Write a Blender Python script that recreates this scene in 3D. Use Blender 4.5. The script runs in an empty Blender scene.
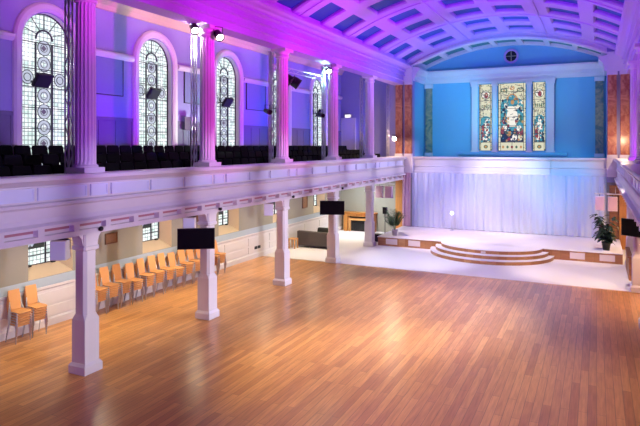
import bpy, bmesh, math, random
from math import sin, cos, pi, sqrt, radians, atan2
from mathutils import Vector, Matrix
random.seed(4)
S = 0.85                       # one layout unit in metres
sc = bpy.context.scene
col = sc.collection

# ------------------------------------------------------------------ materials
def srgb(r, g, b):
    f = lambda c: c/12.92 if c <= .04045 else ((c+.055)/1.055)**2.4
    return (f(r/255), f(g/255), f(b/255), 1)
def new_mat(name):
    m = bpy.data.materials.new(name); m.use_nodes = True
    nt = m.node_tree; b = nt.nodes['Principled BSDF']
    return m, nt, b
def mat(name, c, rough=.5, metal=0., var=.0, scale=6., coat=0., bump=0.):
    m, nt, b = new_mat(name)
    b.inputs['Roughness'].default_value = rough; b.inputs['Metallic'].default_value = metal
    if coat: b.inputs['Coat Weight'].default_value = coat
    n = nt.nodes.new('ShaderNodeTexNoise'); n.inputs['Scale'].default_value = scale; n.inputs['Detail'].default_value = 4
    tc = nt.nodes.new('ShaderNodeTexCoord'); nt.links.new(tc.outputs['Object'], n.inputs['Vector'])
    mx = nt.nodes.new('ShaderNodeMix'); mx.data_type = 'RGBA'
    k = 1-var
    mx.inputs[6].default_value = c; mx.inputs[7].default_value = (c[0]*k, c[1]*k, c[2]*k, 1)
    nt.links.new(n.outputs['Fac'], mx.inputs[0]); nt.links.new(mx.outputs[2], b.inputs['Base Color'])
    if bump:
        bp = nt.nodes.new('ShaderNodeBump'); bp.inputs['Strength'].default_value = bump
        nt.links.new(n.outputs['Fac'], bp.inputs['Height']); nt.links.new(bp.outputs[0], b.inputs['Normal'])
    return m
def emis(name, c, s):
    m, nt, b = new_mat(name)
    b.inputs['Base Color'].default_value = (.02, .02, .02, 1)
    b.inputs['Emission Color'].default_value = c; b.inputs['Emission Strength'].default_value = s
    return m
def wood(name, c1, c2, rough=.35, sy=.12, sx=1.6, rot=(0, 0, 0), coat=0., mortar=.004, dark=.35):
    """boards: a brick texture in object space"""
    m, nt, b = new_mat(name)
    L = nt.links; N = nt.nodes.new
    tc = N('ShaderNodeTexCoord'); mp = N('ShaderNodeMapping'); mp.inputs['Rotation'].default_value = rot
    L.new(tc.outputs['Object'], mp.inputs['Vector'])
    br = N('ShaderNodeTexBrick'); br.offset = .37; br.inputs['Scale'].default_value = 1
    br.inputs['Brick Width'].default_value = sx; br.inputs['Row Height'].default_value = sy
    br.inputs['Mortar Size'].default_value = mortar; br.inputs['Mortar Smooth'].default_value = .3
    br.inputs['Color1'].default_value = c1; br.inputs['Color2'].default_value = c2
    br.inputs['Mortar'].default_value = (c1[0]*dark, c1[1]*dark, c1[2]*dark, 1)
    L.new(mp.outputs[0], br.inputs['Vector'])
    ms = N('ShaderNodeMapping'); ms.inputs['Scale'].default_value = (1.2, 14, 14); L.new(mp.outputs[0], ms.inputs['Vector'])
    no = N('ShaderNodeTexNoise'); no.inputs['Scale'].default_value = 1.5; no.inputs['Detail'].default_value = 6
    L.new(ms.outputs[0], no.inputs['Vector'])
    mx = N('ShaderNodeMix'); mx.data_type = 'RGBA'; mx.blend_type = 'MULTIPLY'
    mx.inputs[0].default_value = .55
    cr = N('ShaderNodeValToRGB'); cr.color_ramp.elements[0].position = .3; cr.color_ramp.elements[0].color = (.55, .5, .45, 1)
    cr.color_ramp.elements[1].position = .65; cr.color_ramp.elements[1].color = (1, 1, 1, 1)
    L.new(no.outputs['Fac'], cr.inputs[0]); L.new(br.outputs['Color'], mx.inputs[6]); L.new(cr.outputs[0], mx.inputs[7])
    L.new(mx.outputs[2], b.inputs['Base Color'])
    b.inputs['Roughness'].default_value = rough
    if coat: b.inputs['Coat Weight'].default_value = coat; b.inputs['Coat Roughness'].default_value = .12
    bp = N('ShaderNodeBump'); bp.inputs['Strength'].default_value = .12; bp.inputs['Distance'].default_value = .01
    L.new(br.outputs['Fac'], bp.inputs['Height']); bp.invert = True; L.new(bp.outputs[0], b.inputs['Normal'])
    return m
def leaded(name, s):
    """white leaded quarry glass lit by the daylight outside"""
    m, nt, b = new_mat(name); L = nt.links; N = nt.nodes.new
    tc = N('ShaderNodeTexCoord'); mp = N('ShaderNodeMapping'); mp.inputs['Rotation'].default_value = (radians(90), 0, radians(90))
    sx = N('ShaderNodeSeparateXYZ'); cb = N('ShaderNodeCombineXYZ')
    L.new(tc.outputs['Object'], sx.inputs[0]); L.new(sx.outputs['Y'], cb.inputs['X']); L.new(sx.outputs['Z'], cb.inputs['Y'])
    br = N('ShaderNodeTexBrick'); br.offset = 0; br.inputs['Scale'].default_value = 1
    br.inputs['Brick Width'].default_value = .115; br.inputs['Row Height'].default_value = .115
    br.inputs['Mortar Size'].default_value = .011; br.inputs['Color1'].default_value = srgb(255, 255, 255)
    br.inputs['Color2'].default_value = srgb(205, 222, 218); br.inputs['Mortar'].default_value = srgb(128, 134, 140)
    L.new(cb.outputs[0], br.inputs['Vector'])
    no = N('ShaderNodeTexNoise'); no.inputs['Scale'].default_value = 5; L.new(cb.outputs[0], no.inputs['Vector'])
    cr = N('ShaderNodeValToRGB'); cr.color_ramp.elements[0].position = .35; cr.color_ramp.elements[0].color = srgb(205, 222, 216)
    cr.color_ramp.elements[1].position = .6; cr.color_ramp.elements[1].color = (1, 1, 1, 1)
    L.new(no.outputs['Fac'], cr.inputs[0])
    mx = N('ShaderNodeMix'); mx.data_type = 'RGBA'; mx.blend_type = 'MULTIPLY'; mx.inputs[0].default_value = 1
    L.new(br.outputs['Color'], mx.inputs[6]); L.new(cr.outputs[0], mx.inputs[7])
    b.inputs['Base Color'].default_value = (.05, .05, .05, 1); b.inputs['Roughness'].default_value = .25
    L.new(mx.outputs[2], b.inputs['Emission Color']); b.inputs['Emission Strength'].default_value = s
    return m
def marble(name, c1, c2):
    m, nt, b = new_mat(name); L = nt.links; N = nt.nodes.new
    tc = N('ShaderNodeTexCoord'); no = N('ShaderNodeTexNoise'); no.inputs['Scale'].default_value = 2.2; no.inputs['Detail'].default_value = 8
    no.inputs['Distortion'].default_value = 1.8; L.new(tc.outputs['Object'], no.inputs['Vector'])
    cr = N('ShaderNodeValToRGB'); cr.color_ramp.elements[0].position = .38; cr.color_ramp.elements[0].color = c1
    cr.color_ramp.elements[1].position = .66; cr.color_ramp.elements[1].color = c2
    L.new(no.outputs['Fac'], cr.inputs[0]); L.new(cr.outputs[0], b.inputs['Base Color']); b.inputs['Roughness'].default_value = .3
    return m

M = {}
M['white'] = mat('white_paint', srgb(216, 211, 212), .45, var=.05)
M['panel_paint'] = mat('cool_white_paint', srgb(214, 220, 240), .45, var=.04)
M['dark_dado'] = mat('slate_dado_paint', srgb(112, 108, 134), .6, var=.08)
M['acoustic'] = mat('blue_grey_felt', srgb(130, 140, 178), .9, var=.06)
M['wall_up'] = mat('gallery_wall_paint', srgb(148, 144, 192), .6, var=.06)
M['wall_low'] = mat('aisle_wall_paint', srgb(150, 146, 132), .65, var=.06)
M['dado'] = mat('blue_grey_paint', srgb(158, 170, 184), .6, var=.05)
M['cornice'] = mat('cream_cornice_paint', srgb(206, 186, 156), .55, var=.08)
M['chancel'] = mat('chancel_blue_paint', srgb(108, 176, 206), .6, var=.05)
M['vault'] = mat('vault_paint', srgb(184, 152, 214), .5, var=.05)  # lilac tint puts some of the magenta light into the colour
M['coffer'] = mat('coffer_blue_paint', srgb(36, 84, 150), .6, var=.1)
M['soffit_coffer'] = mat('coffer_green_paint', srgb(60, 140, 130), .6, var=.1)
M['floor'] = wood('floor_boards', srgb(226, 165, 98), srgb(194, 132, 77), .28, .15, 2.1, (0, 0, radians(90)))
M['carpet'] = mat('pale_carpet', srgb(226, 222, 224), .8, var=.06, scale=30)
M['stage_wood'] = wood('stage_oak', srgb(190, 138, 92), srgb(158, 104, 62), .4, 1.4, .32, (radians(90), 0, 0), mortar=.003)
M['pale_panel'] = mat('pale_grille', srgb(216, 200, 204), .5, var=.05)
M['oak'] = wood('oak_veneer', srgb(206, 140, 70), srgb(184, 116, 52), .4, .5, 2.0, (0, radians(90), 0), mortar=.002)
M['plank'] = wood('upright_planks', srgb(176, 120, 72), srgb(128, 82, 50), .45, .2, 3.0, (0, radians(90), radians(90)))
M['ply'] = mat('beech_plywood', srgb(228, 164, 100), .4, var=.1, scale=4)
M['chrome'] = mat('chrome', srgb(196, 196, 208), .35, .5)
M['alu'] = mat('aluminium', srgb(210, 210, 216), .28, .85)
M['black'] = mat('black_plastic', srgb(14, 14, 16), .45)
M['screen'] = mat('black_screen', srgb(5, 5, 6), .5)
M['screen'].node_tree.nodes['Principled BSDF'].inputs['Specular IOR Level'].default_value = .12
M['seat'] = mat('black_upholstery', srgb(9, 8, 10), .9, var=.3, scale=20); M['seat'].node_tree.nodes['Principled BSDF'].inputs['Specular IOR Level'].default_value = .15
M['grille'] = mat('dark_grille', srgb(34, 34, 38), .7)
M['lead'] = mat('dark_lead', srgb(44, 38, 50), .5)
M['glass'] = leaded('leaded_glass', 1.45)
M['medal'] = emis('roundel_glass', srgb(190, 198, 214), 1.05)
M['ruby'] = emis('grey_violet_glass', srgb(120, 105, 135), .6)
M['figured'] = emis('dark_figured_glass', srgb(40, 62, 60), .5)
M['cream_g'] = emis('cream_glass', srgb(226, 222, 190), .95)
M['teal_g'] = emis('teal_glass', srgb(70, 160, 180), .85)
M['white_g'] = emis('white_glass', srgb(246, 240, 226), 1.0)
M['red_g'] = emis('red_glass', srgb(165, 50, 55), .8)
M['navy_g'] = emis('navy_glass', srgb(30, 45, 75), .7)
M['amber_g'] = emis('amber_glass', srgb(205, 150, 90), .9)
M['green_g'] = emis('green_glass', srgb(80, 120, 90), .8)
M['red_marble'] = marble('red_marble', srgb(150, 82, 58), srgb(200, 142, 104))
M['green_marble'] = marble('green_marble', srgb(80, 110, 100), srgb(180, 160, 120))
M['drape'] = mat('dusty_pink_drape', srgb(205, 165, 178), .8, var=.1)
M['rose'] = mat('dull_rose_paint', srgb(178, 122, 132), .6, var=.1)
M['sofa'] = mat('grey_brown_upholstery', srgb(80, 71, 70), .8, var=.15, scale=20)
M['leaf'] = mat('leaf_green', srgb(58, 100, 58), .5, var=.4, scale=8)
M['leaf_dark'] = mat('dark_leaf_green', srgb(34, 62, 44), .45, var=.4, scale=8)
M['pot'] = mat('glazed_pot', srgb(180, 172, 190), .35)
M['soil'] = mat('soil', srgb(50, 38, 30), .9, var=.3)
M['frame_brown'] = mat('brown_frame', srgb(110, 74, 46), .4)
M['picture'] = mat('brown_picture', srgb(150, 112, 78), .5, var=.5, scale=12)
M['hearth'] = mat('black_hearth', srgb(22, 20, 22), .4)
M['lamp_on'] = emis('lit_lamp', srgb(255, 248, 236), 40)
M['lamp_soft'] = emis('lit_downlight', srgb(255, 226, 180), 12)
M['door'] = mat('door_paint', srgb(214, 205, 214), .5, var=.04)
# sheer curtain
m, nt, b = new_mat('sheer_white_curtain')
tr = nt.nodes.new('ShaderNodeBsdfTranslucent'); tr.inputs[0].default_value = srgb(232, 234, 245)
df = nt.nodes.new('ShaderNodeBsdfDiffuse'); df.inputs[0].default_value = srgb(232, 234, 245)
ms = nt.nodes.new('ShaderNodeMixShader'); ms.inputs[0].default_value = .4
nt.links.new(df.outputs[0], ms.inputs[1]); nt.links.new(tr.outputs[0], ms.inputs[2])
nt.links.new(ms.outputs[0], nt.nodes['Material Output'].inputs[0]); M['sheer'] = m

# ------------------------------------------------------------------ mesh builder
class MB:
    def __init__(s): s.v = []; s.f = []; s.m = []; s.sm = []
    def add(s, vs, fs, mi=0, smooth=False):
        o = len(s.v); s.v += [tuple(p) for p in vs]
        for f in fs: s.f.append(tuple(o+i for i in f)); s.m.append(mi); s.sm.append(smooth)
        return s
    def box(s, x0, x1, y0, y1, z0, z1, mi=0):
        vs = [(x, y, z) for z in (z0, z1) for y in (y0, y1) for x in (x0, x1)]
        return s.add(vs, [(0, 2, 3, 1), (4, 5, 7, 6), (0, 1, 5, 4), (2, 6, 7, 3), (0, 4, 6, 2), (1, 3, 7, 5)], mi)
    def cbox(s, c, d, mi=0, R=None):
        vs = []
        for z in (-.5, .5):
            for y in (-.5, .5):
                for x in (-.5, .5):
                    p = Vector((x*d[0], y*d[1], z*d[2]))
                    if R: p = R @ p
                    vs.append(p+Vector(c))
        return s.add(vs, [(0, 2, 3, 1), (4, 5, 7, 6), (0, 1, 5, 4), (2, 6, 7, 3), (0, 4, 6, 2), (1, 3, 7, 5)], mi)
    def loft(s, rings, mi=0, caps=True, smooth=False, closed=True):
        n = len(rings[0]); vs = [p for r in rings for p in r]; fs = []
        for k in range(len(rings)-1):
            for i in range(n if closed else n-1):
                j = (i+1) % n
                fs.append((k*n+i, k*n+j, (k+1)*n+j, (k+1)*n+i))
        s.add(vs, fs, mi, smooth)
        if caps and closed:
            o = len(s.v)-len(vs)
            s.f.append(tuple(o+i for i in reversed(range(n)))); s.m.append(mi); s.sm.append(False)
            s.f.append(tuple(o+(len(rings)-1)*n+i for i in range(n))); s.m.append(mi); s.sm.append(False)
        return s
    def prism_y(s, prof, y0, y1, mi=0):           # prof: (x, z) closed
        return s.loft([[(x, y0, z) for x, z in prof], [(x, y1, z) for x, z in prof]], mi)
    def prism_x(s, prof, x0, x1, mi=0):           # prof: (y, z) closed
        return s.loft([[(x0, y, z) for y, z in prof], [(x1, y, z) for y, z in prof]], mi)
    def prism_z(s, prof, z0, z1, mi=0):
        return s.loft([[(x, y, z0) for x, y in prof], [(x, y, z1) for x, y in prof]], mi)
    def lathe(s, prof, c=(0, 0, 0), n=16, mi=0, ph=0., smooth=True):     # prof: (r, z)
        rings = [[(c[0]+r*cos(ph+2*pi*i/n), c[1]+r*sin(ph+2*pi*i/n), c[2]+z) for i in range(n)] for r, z in prof]
        return s.loft(rings, mi, smooth=smooth)
    def tube(s, pts, r, n=8, mi=0, taper=None):
        pts = [Vector(p) for p in pts]; rings = []
        for k, p in enumerate(pts):
            a = pts[max(k-1, 0)]; b_ = pts[min(k+1, len(pts)-1)]; d = (b_-a).normalized()
            u = d.orthogonal().normalized() if k == 0 else (u - d*u.dot(d)).normalized()
            w = d.cross(u); rr = r if taper is None else r+(taper-r)*k/(len(pts)-1)
            rings.append([p+u*(rr*cos(2*pi*i/n))+w*(rr*sin(2*pi*i/n)) for i in range(n)])
        return s.loft(rings, mi, smooth=n > 5)
    def build(s, name, mats, parent=None, loc=None, bevel=0., recalc=True):
        me = bpy.data.meshes.new(name)
        me.from_pydata(s.v, [], s.f)
        for mm in (mats if isinstance(mats, (list, tuple)) else [mats]): me.materials.append(mm)
        for p, mi, sm in zip(me.polygons, s.m, s.sm): p.material_index = mi; p.use_smooth = sm
        if recalc:
            bm = bmesh.new(); bm.from_mesh(me); bmesh.ops.recalc_face_normals(bm, faces=bm.faces); bm.to_mesh(me); bm.free()
        o = bpy.data.objects.new(name, me); col.objects.link(o)
        if loc: o.location = loc
        if parent: o.parent = parent
        if bevel:
            md = o.modifiers.new('bevel', 'BEVEL'); md.width = bevel*S; md.segments = 2; md.limit_method = 'ANGLE'
        return o
def tag(o, label=None, cat=None, group=None, kind=None):
    if label: o['label'] = label
    if cat: o['category'] = cat
    if group: o['group'] = group
    if kind: o['kind'] = kind
    return o
def empty(name, loc=(0, 0, 0), rz=0., **k):
    o = bpy.data.objects.new(name, None); o.empty_display_size = .1; col.objects.link(o)
    o.location = loc; o.rotation_euler = (0, 0, rz)
    return tag(o, **k)
def copy_tree(o, parent=None):
    c = o.copy(); col.objects.link(c)
    if parent: c.parent = parent
    for ch in list(o.children): copy_tree(ch, c)
    return c
def struct(mb, name, m, parent=None, **k):
    o = mb.build(name, m, parent, **k)
    if not parent: o['kind'] = 'structure'
    return o
ORD = ['first', 'second', 'third', 'fourth', 'fifth', 'sixth', 'seventh', 'eighth', 'ninth', 'tenth', 'eleventh', 'twelfth']

# ------------------------------------------------------------------ layout
XL, XR = -15.5, 5.5              # side walls
YC = [10.3, 15.25, 20.2, 25.15, 30.1]
XC = -11.45                      # left columns; the right ones are mirrored about x = -5
YE = 35.3; YB = 37.9             # plane of the chancel arch, and back wall
mir = lambda x: -10.0-x
YW = [12.5, 17.35, 22.2, 27.05, 31.9]

# ------------------------------------------------------------------ floor, walls
o = struct(MB().box(XL-.6, XR+.6, -2.6, 25.0, -.2, 0), 'floor', M['floor'])
o = struct(MB().box(XL-.6, XR+.6, 25.0, YB+.4, -.2, .012), 'floor', M['carpet'])
# left wall with arched openings above the gallery and splayed openings below
def arch_pts(y, hw, zs, n=16):   # from left spring over the crown to right spring
    return [(y-hw*cos(pi*i/n), zs+hw*sin(pi*i/n)) for i in range(n+1)]
HW, ZS, ZB, DEP = .92, 8.84, 4.7, .24
def side_wall(f, name, openings):
    """f maps wall x; mesh of inner face plus reveals, slots: upper, lower"""
    w = MB(); X0 = f(XL); X1 = f(XL-DEP); X2 = f(XL-.5)
    ys = [-2.6]
    for y in openings: ys += [y-1.0, y+1.0]
    ys += [YE+.0]
    def quad(a, b, c, d, mi): w.add([a, b, c, d], [(0, 1, 2, 3)], mi)
    def rect(y0, y1, z0, z1, mi): quad((X0, y0, z0), (X0, y1, z0), (X0, y1, z1), (X0, y0, z1), mi)
    for k in range(0, len(ys), 2):
        rect(ys[k], ys[k+1], 3.8, 11.2, 0); rect(ys[k], ys[k+1], 0, 3.8, 1)
    for y in openings:
        # upper
        rect(y-1, y-HW, 3.8, ZS, 0); rect(y+HW, y+1, 3.8, ZS, 0); rect(y-HW, y+HW, 3.8, ZB, 0)
        A = arch_pts(y, HW, ZS)
        top = [(y-1+2*i/16, 11.2) for i in range(17)]
        prev = None
        for i in range(16):
            quad((X0, *A[i]), (X0, *A[i+1]), (X0, *top[i+1]), (X0, *top[i]), 0)
        w.add([(X0, y-1, ZS), (X0, y-HW, ZS), (X0, y-1, 11.2)], [(0, 1, 2)], 0)
        w.add([(X0, y+1, ZS), (X0, y+HW, ZS), (X0, y+1, 11.2)], [(0, 1, 2)], 0)
        loop = [(y-HW, ZB)]+A+[(y+HW, ZB)]
        for i in range(len(loop)):
            a, b_ = loop[i], loop[(i+1) % len(loop)]
            quad((X0, *a), (X0, *b_), (X1, *b_), (X1, *a), 2)
        # lower, splayed
        y += .1; h0, h1, zt0, zt1, zb0, zb1 = .82, .6, 3.3, 3.3, 1.52, 1.86
        rect(y-1.1, y-h0, 0, 3.8, 1); rect(y+h0, y+.9, 0, 3.8, 1); rect(y-h0, y+h0, 0, zb0, 1); rect(y-h0, y+h0, zt0, 3.8, 1)
        fl = [(y-h0, zb0), (y+h0, zb0), (y+h0, zt0), (y-h0, zt0)]; gl = [(y-h1, zb1), (y+h1, zb1), (y+h1, zt1), (y-h1, zt1)]
        for i in range(4):
            j = (i+1) % 4
            quad((X0, *fl[i]), (X0, *fl[j]), (X2, *gl[j]), (X2, *gl[i]), 3)
    xo = f(XL-.62); w.add([(xo, -2.6, 0), (xo, YE, 0), (xo, YE, 11.2), (xo, -2.6, 11.2)], [(0, 1, 2, 3)], 0)
    return struct(w, name, [M['wall_up'], M['wall_low'], M['white'], M['cornice']], recalc=False)
side_wall(lambda x: x, 'wall_left', YW)
side_wall(mir, 'wall_right', [])
# windows of the left wall
def upper_window(k, y):
    r = empty('window_%d' % k, (XL-DEP, y, ZB), kind='structure')
    zs = ZS-ZB; A = arch_pts(0, HW, zs, 20)
    p = MB(); p.add([(0.0, -HW, 0), (0.0, HW, 0)]+[(0.0, a, b_) for a, b_ in reversed(A)], [tuple(range(2+len(A)))], 0)
    # centre light glazed with roundels
    hc = .27
    for q in range(9):
        zz = zs-.16-q*.5
        if zz < .2: break
        big = q % 2 == 1 or q > 2
        p.add([(.012, hc*.86*cos(2*pi*i/20), zz+hc*.86*sin(2*pi*i/20)) for i in range(20)], [tuple(range(20))], 1)
        p.add([(.016, .1*cos(2*pi*i/4), zz+.1*sin(2*pi*i/4)) for i in range(4)], [tuple(range(4))], 2 if q % 2 == 0 else 0)
    for sy in (-1, 1):
        p.add([(.012, sy*.59+.2*cos(2*pi*i/20), zs-1.12+.2*sin(2*pi*i/20)) for i in range(20)], [tuple(range(20))], 1)
    p.build('pane', [M['glass'], M['medal'], M['ruby']], r, recalc=False)
    g = MB(); t = .02
    g.tube([(.03, -HW, 0), (.03, -HW, zs)]+[(.03, a, b_) for a, b_ in A]+[(.03, HW, zs), (.03, HW, 0)], .035, 6)
    for sy in (-1, 1): g.box(.0, .05, sy*(hc+.03)-t, sy*(hc+.03)+t, 0, zs)
    g.tube([(.03, a, b_) for a, b_ in arch_pts(0, hc+.03, zs+.1, 12)], .032, 6)
    for zz in (zs-.02, zs-.84, zs-1.4, zs-2.05, zs-2.7, zs-3.3, zs-3.9): g.box(.0, .05, -HW, HW, zz-.012, zz+.012)
    for a in (28, 58, 90, 122, 152):
        g.tube([(.03, (hc+.05)*cos(radians(a)), zs+.1+(hc+.05)*sin(radians(a))), (.03, HW*cos(radians(a)), zs+HW*sin(radians(a)))], .014, 5)
    for q in range(9):
        zz = zs-.16-q*.5
        if zz < .2: break
        g.tube([(.03, hc*.86*cos(2*pi*i/16), zz+hc*.86*sin(2*pi*i/16)) for i in range(17)], .014, 4)
        g.tube([(.03, hc*.45*cos(2*pi*i/12), zz+hc*.45*sin(2*pi*i/12)) for i in range(13)], .010, 4)
    for sy in (-1, 1):
        for rr in (.21, .12): g.tube([(.03, sy*.59+rr*cos(2*pi*i/16), zs-1.12+rr*sin(2*pi*i/16)) for i in range(17)], .013, 4)
    g.build('window_frame', M['lead'], r)
    # raised arch moulding on the wall face
    a = MB(); x0 = DEP+.0
    sec = [(HW+.03, 0), (HW+.03, .05), (HW+.12, .11), (HW+.25, .11), (HW+.31, .06), (HW+.33, 0)]
    rings = []
    for i in range(25):
        th = pi*i/24
        rings.append([(x0+h, -rr*cos(th), zs+rr*sin(th)) for rr, h in sec])
    rings.insert(0, [(x0+h, -rr, .0) for rr, h in sec]); rings.append([(x0+h, rr, .0) for rr, h in sec])
    a.loft(rings)
    a.build('window_moulding', M['white'], r)
def lower_window(k, y):
    r = empty('window_%d' % k, (XL-.5, y, 1.86), kind='structure')
    p = MB(); h = 1.44
    p.add([(.0, -.6, 0), (.0, .6, 0), (.0, .6, h), (.0, -.6, h)], [(0, 1, 2, 3)], 0)
    p.add([(.01, -.58, .5), (.01, .14, .5), (.01, .14, h), (.01, -.58, h)], [(0, 1, 2, 3)], 1)
    for q in range(6):
        c = (-.45+.13*(q % 5), .66+.16*(q // 2)); p.add([(.015, c[0]+.07*cos(i), c[1]+.09*sin(i)) for i in range(6)], [tuple(range(6))], 2)
    p.build('pane', [M['glass'], M['figured'], M['medal']], r, recalc=False)
    g = MB()
    for y0 in (-.6, .17, .6): g.box(0, .04, y0-.018, y0+.018, 0, h)
    for z0 in (0, .3, .72, 1.1): g.box(0, .04, -.6, .6, z0-.01, z0+.01)
    g.build('window_frame', M['lead'], r)
    b2 = MB()
    for y0 in (-.48, .4): b2.box(.03, .13, y0-.06, y0+.06, -.03, .03)
    b2.build('window_catch', M['black'], r)
for k, y in enumerate(YW): upper_window(k+1, y)
for k, y in enumerate(YW): lower_window(k+6, y+.1)
# string course and wainscot, baseboard, cornice, in runs along the left wall
t = MB(); ys = [-2.6]+[v for y in YW for v in (y-HW-.33, y+HW+.33)]+[YE]
for k in range(0, len(ys), 2): t.prism_y([(XL, ZS-.14), (XL+.06, ZS-.14), (XL+.13, ZS-.04), (XL+.13, ZS+.05), (XL, ZS+.12)], ys[k], ys[k+1])
struct(t, 'trim_1', M['white'])
t = MB()
for k in range(0, len(ys), 2):
    t.box(XL, XL+.05, ys[k], ys[k+1], 6.5, 6.62); t.box(XL, XL+.015, ys[k], ys[k+1], 4.7, 6.5)
    L_ = ys[k+1]-ys[k]; n = max(1, round(L_/.9))
    for i in range(n+1):
        yy = ys[k]+L_*i/n; t.box(XL, XL+.03, max(ys[k], yy-.06), min(ys[k+1], yy+.06), 4.7, 6.5)
struct(t, 'trim_2', M['dark_dado'])
for f, nm in ((lambda x: x, 'trim_3'), (mir, 'trim_4')):
    t = MB(); t.prism_y([(f(XL), 10.35), (f(XL+.1), 10.35), (f(XL+.16), 10.5), (f(XL+.34), 10.7), (f(XL+.42), 10.9), (f(XL), 10.95)], -2.6, YE); struct(t, nm, M['cornice'])
for f, nm in ((lambda x: x, 'trim_5'), (mir, 'trim_6')):
    t = MB(); t.prism_y([(f(XL), .25), (f(XL+.09), .25), (f(XL+.09), 1.14), (f(XL+.14), 1.18), (f(XL+.14), 1.25), (f(XL), 1.25)], -2.6, YE)
    for i in range(18):
        y0 = -2.2+i*2.0; t.box(min(f(XL+.09), f(XL+.115)), max(f(XL+.09), f(XL+.115)), y0, y0+1.75, .68, 1.05)
        t.box(min(f(XL+.09), f(XL+.115)), max(f(XL+.09), f(XL+.115)), y0, y0+1.75, .3, .6)
    struct(t, nm, M['white'])
    t = MB(); t.prism_y([(f(XL), 1.25), (f(XL+.10), 1.25), (f(XL), 1.5)], -2.6, YE); struct(t, 'trim_7' if nm == 'trim_5' else 'trim_8', M['dado'])
    t = MB(); t.prism_y([(f(XL), 0), (f(XL+.15), 0), (f(XL+.15), .2), (f(XL+.11), .25), (f(XL), .25)], -2.6, YE)
    struct(t, 'baseboard_left' if nm == 'trim_5' else 'baseboard_right', M['white'])
# wall behind the camera
struct(MB().box(XL-.6, XR+.6, -2.9, -2.6, 0, 13), 'wall_rear', M['wall_up'])
# end walls of the aisles, beside the chancel arch
for f, nm in ((lambda x: x, 'wall_front_left'), (mir, 'wall_front_right')):
    t = MB(); a, b_ = sorted((f(XL-.6), f(-10.5)))
    t.box(a, b_, YE, YE+.4, 3.6, 13.0, 0); t.box(a, b_, YE, YE+.4, 0, 3.6, 1)
    struct(t, nm, [M['wall_up'], M['wall_low']])
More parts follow.
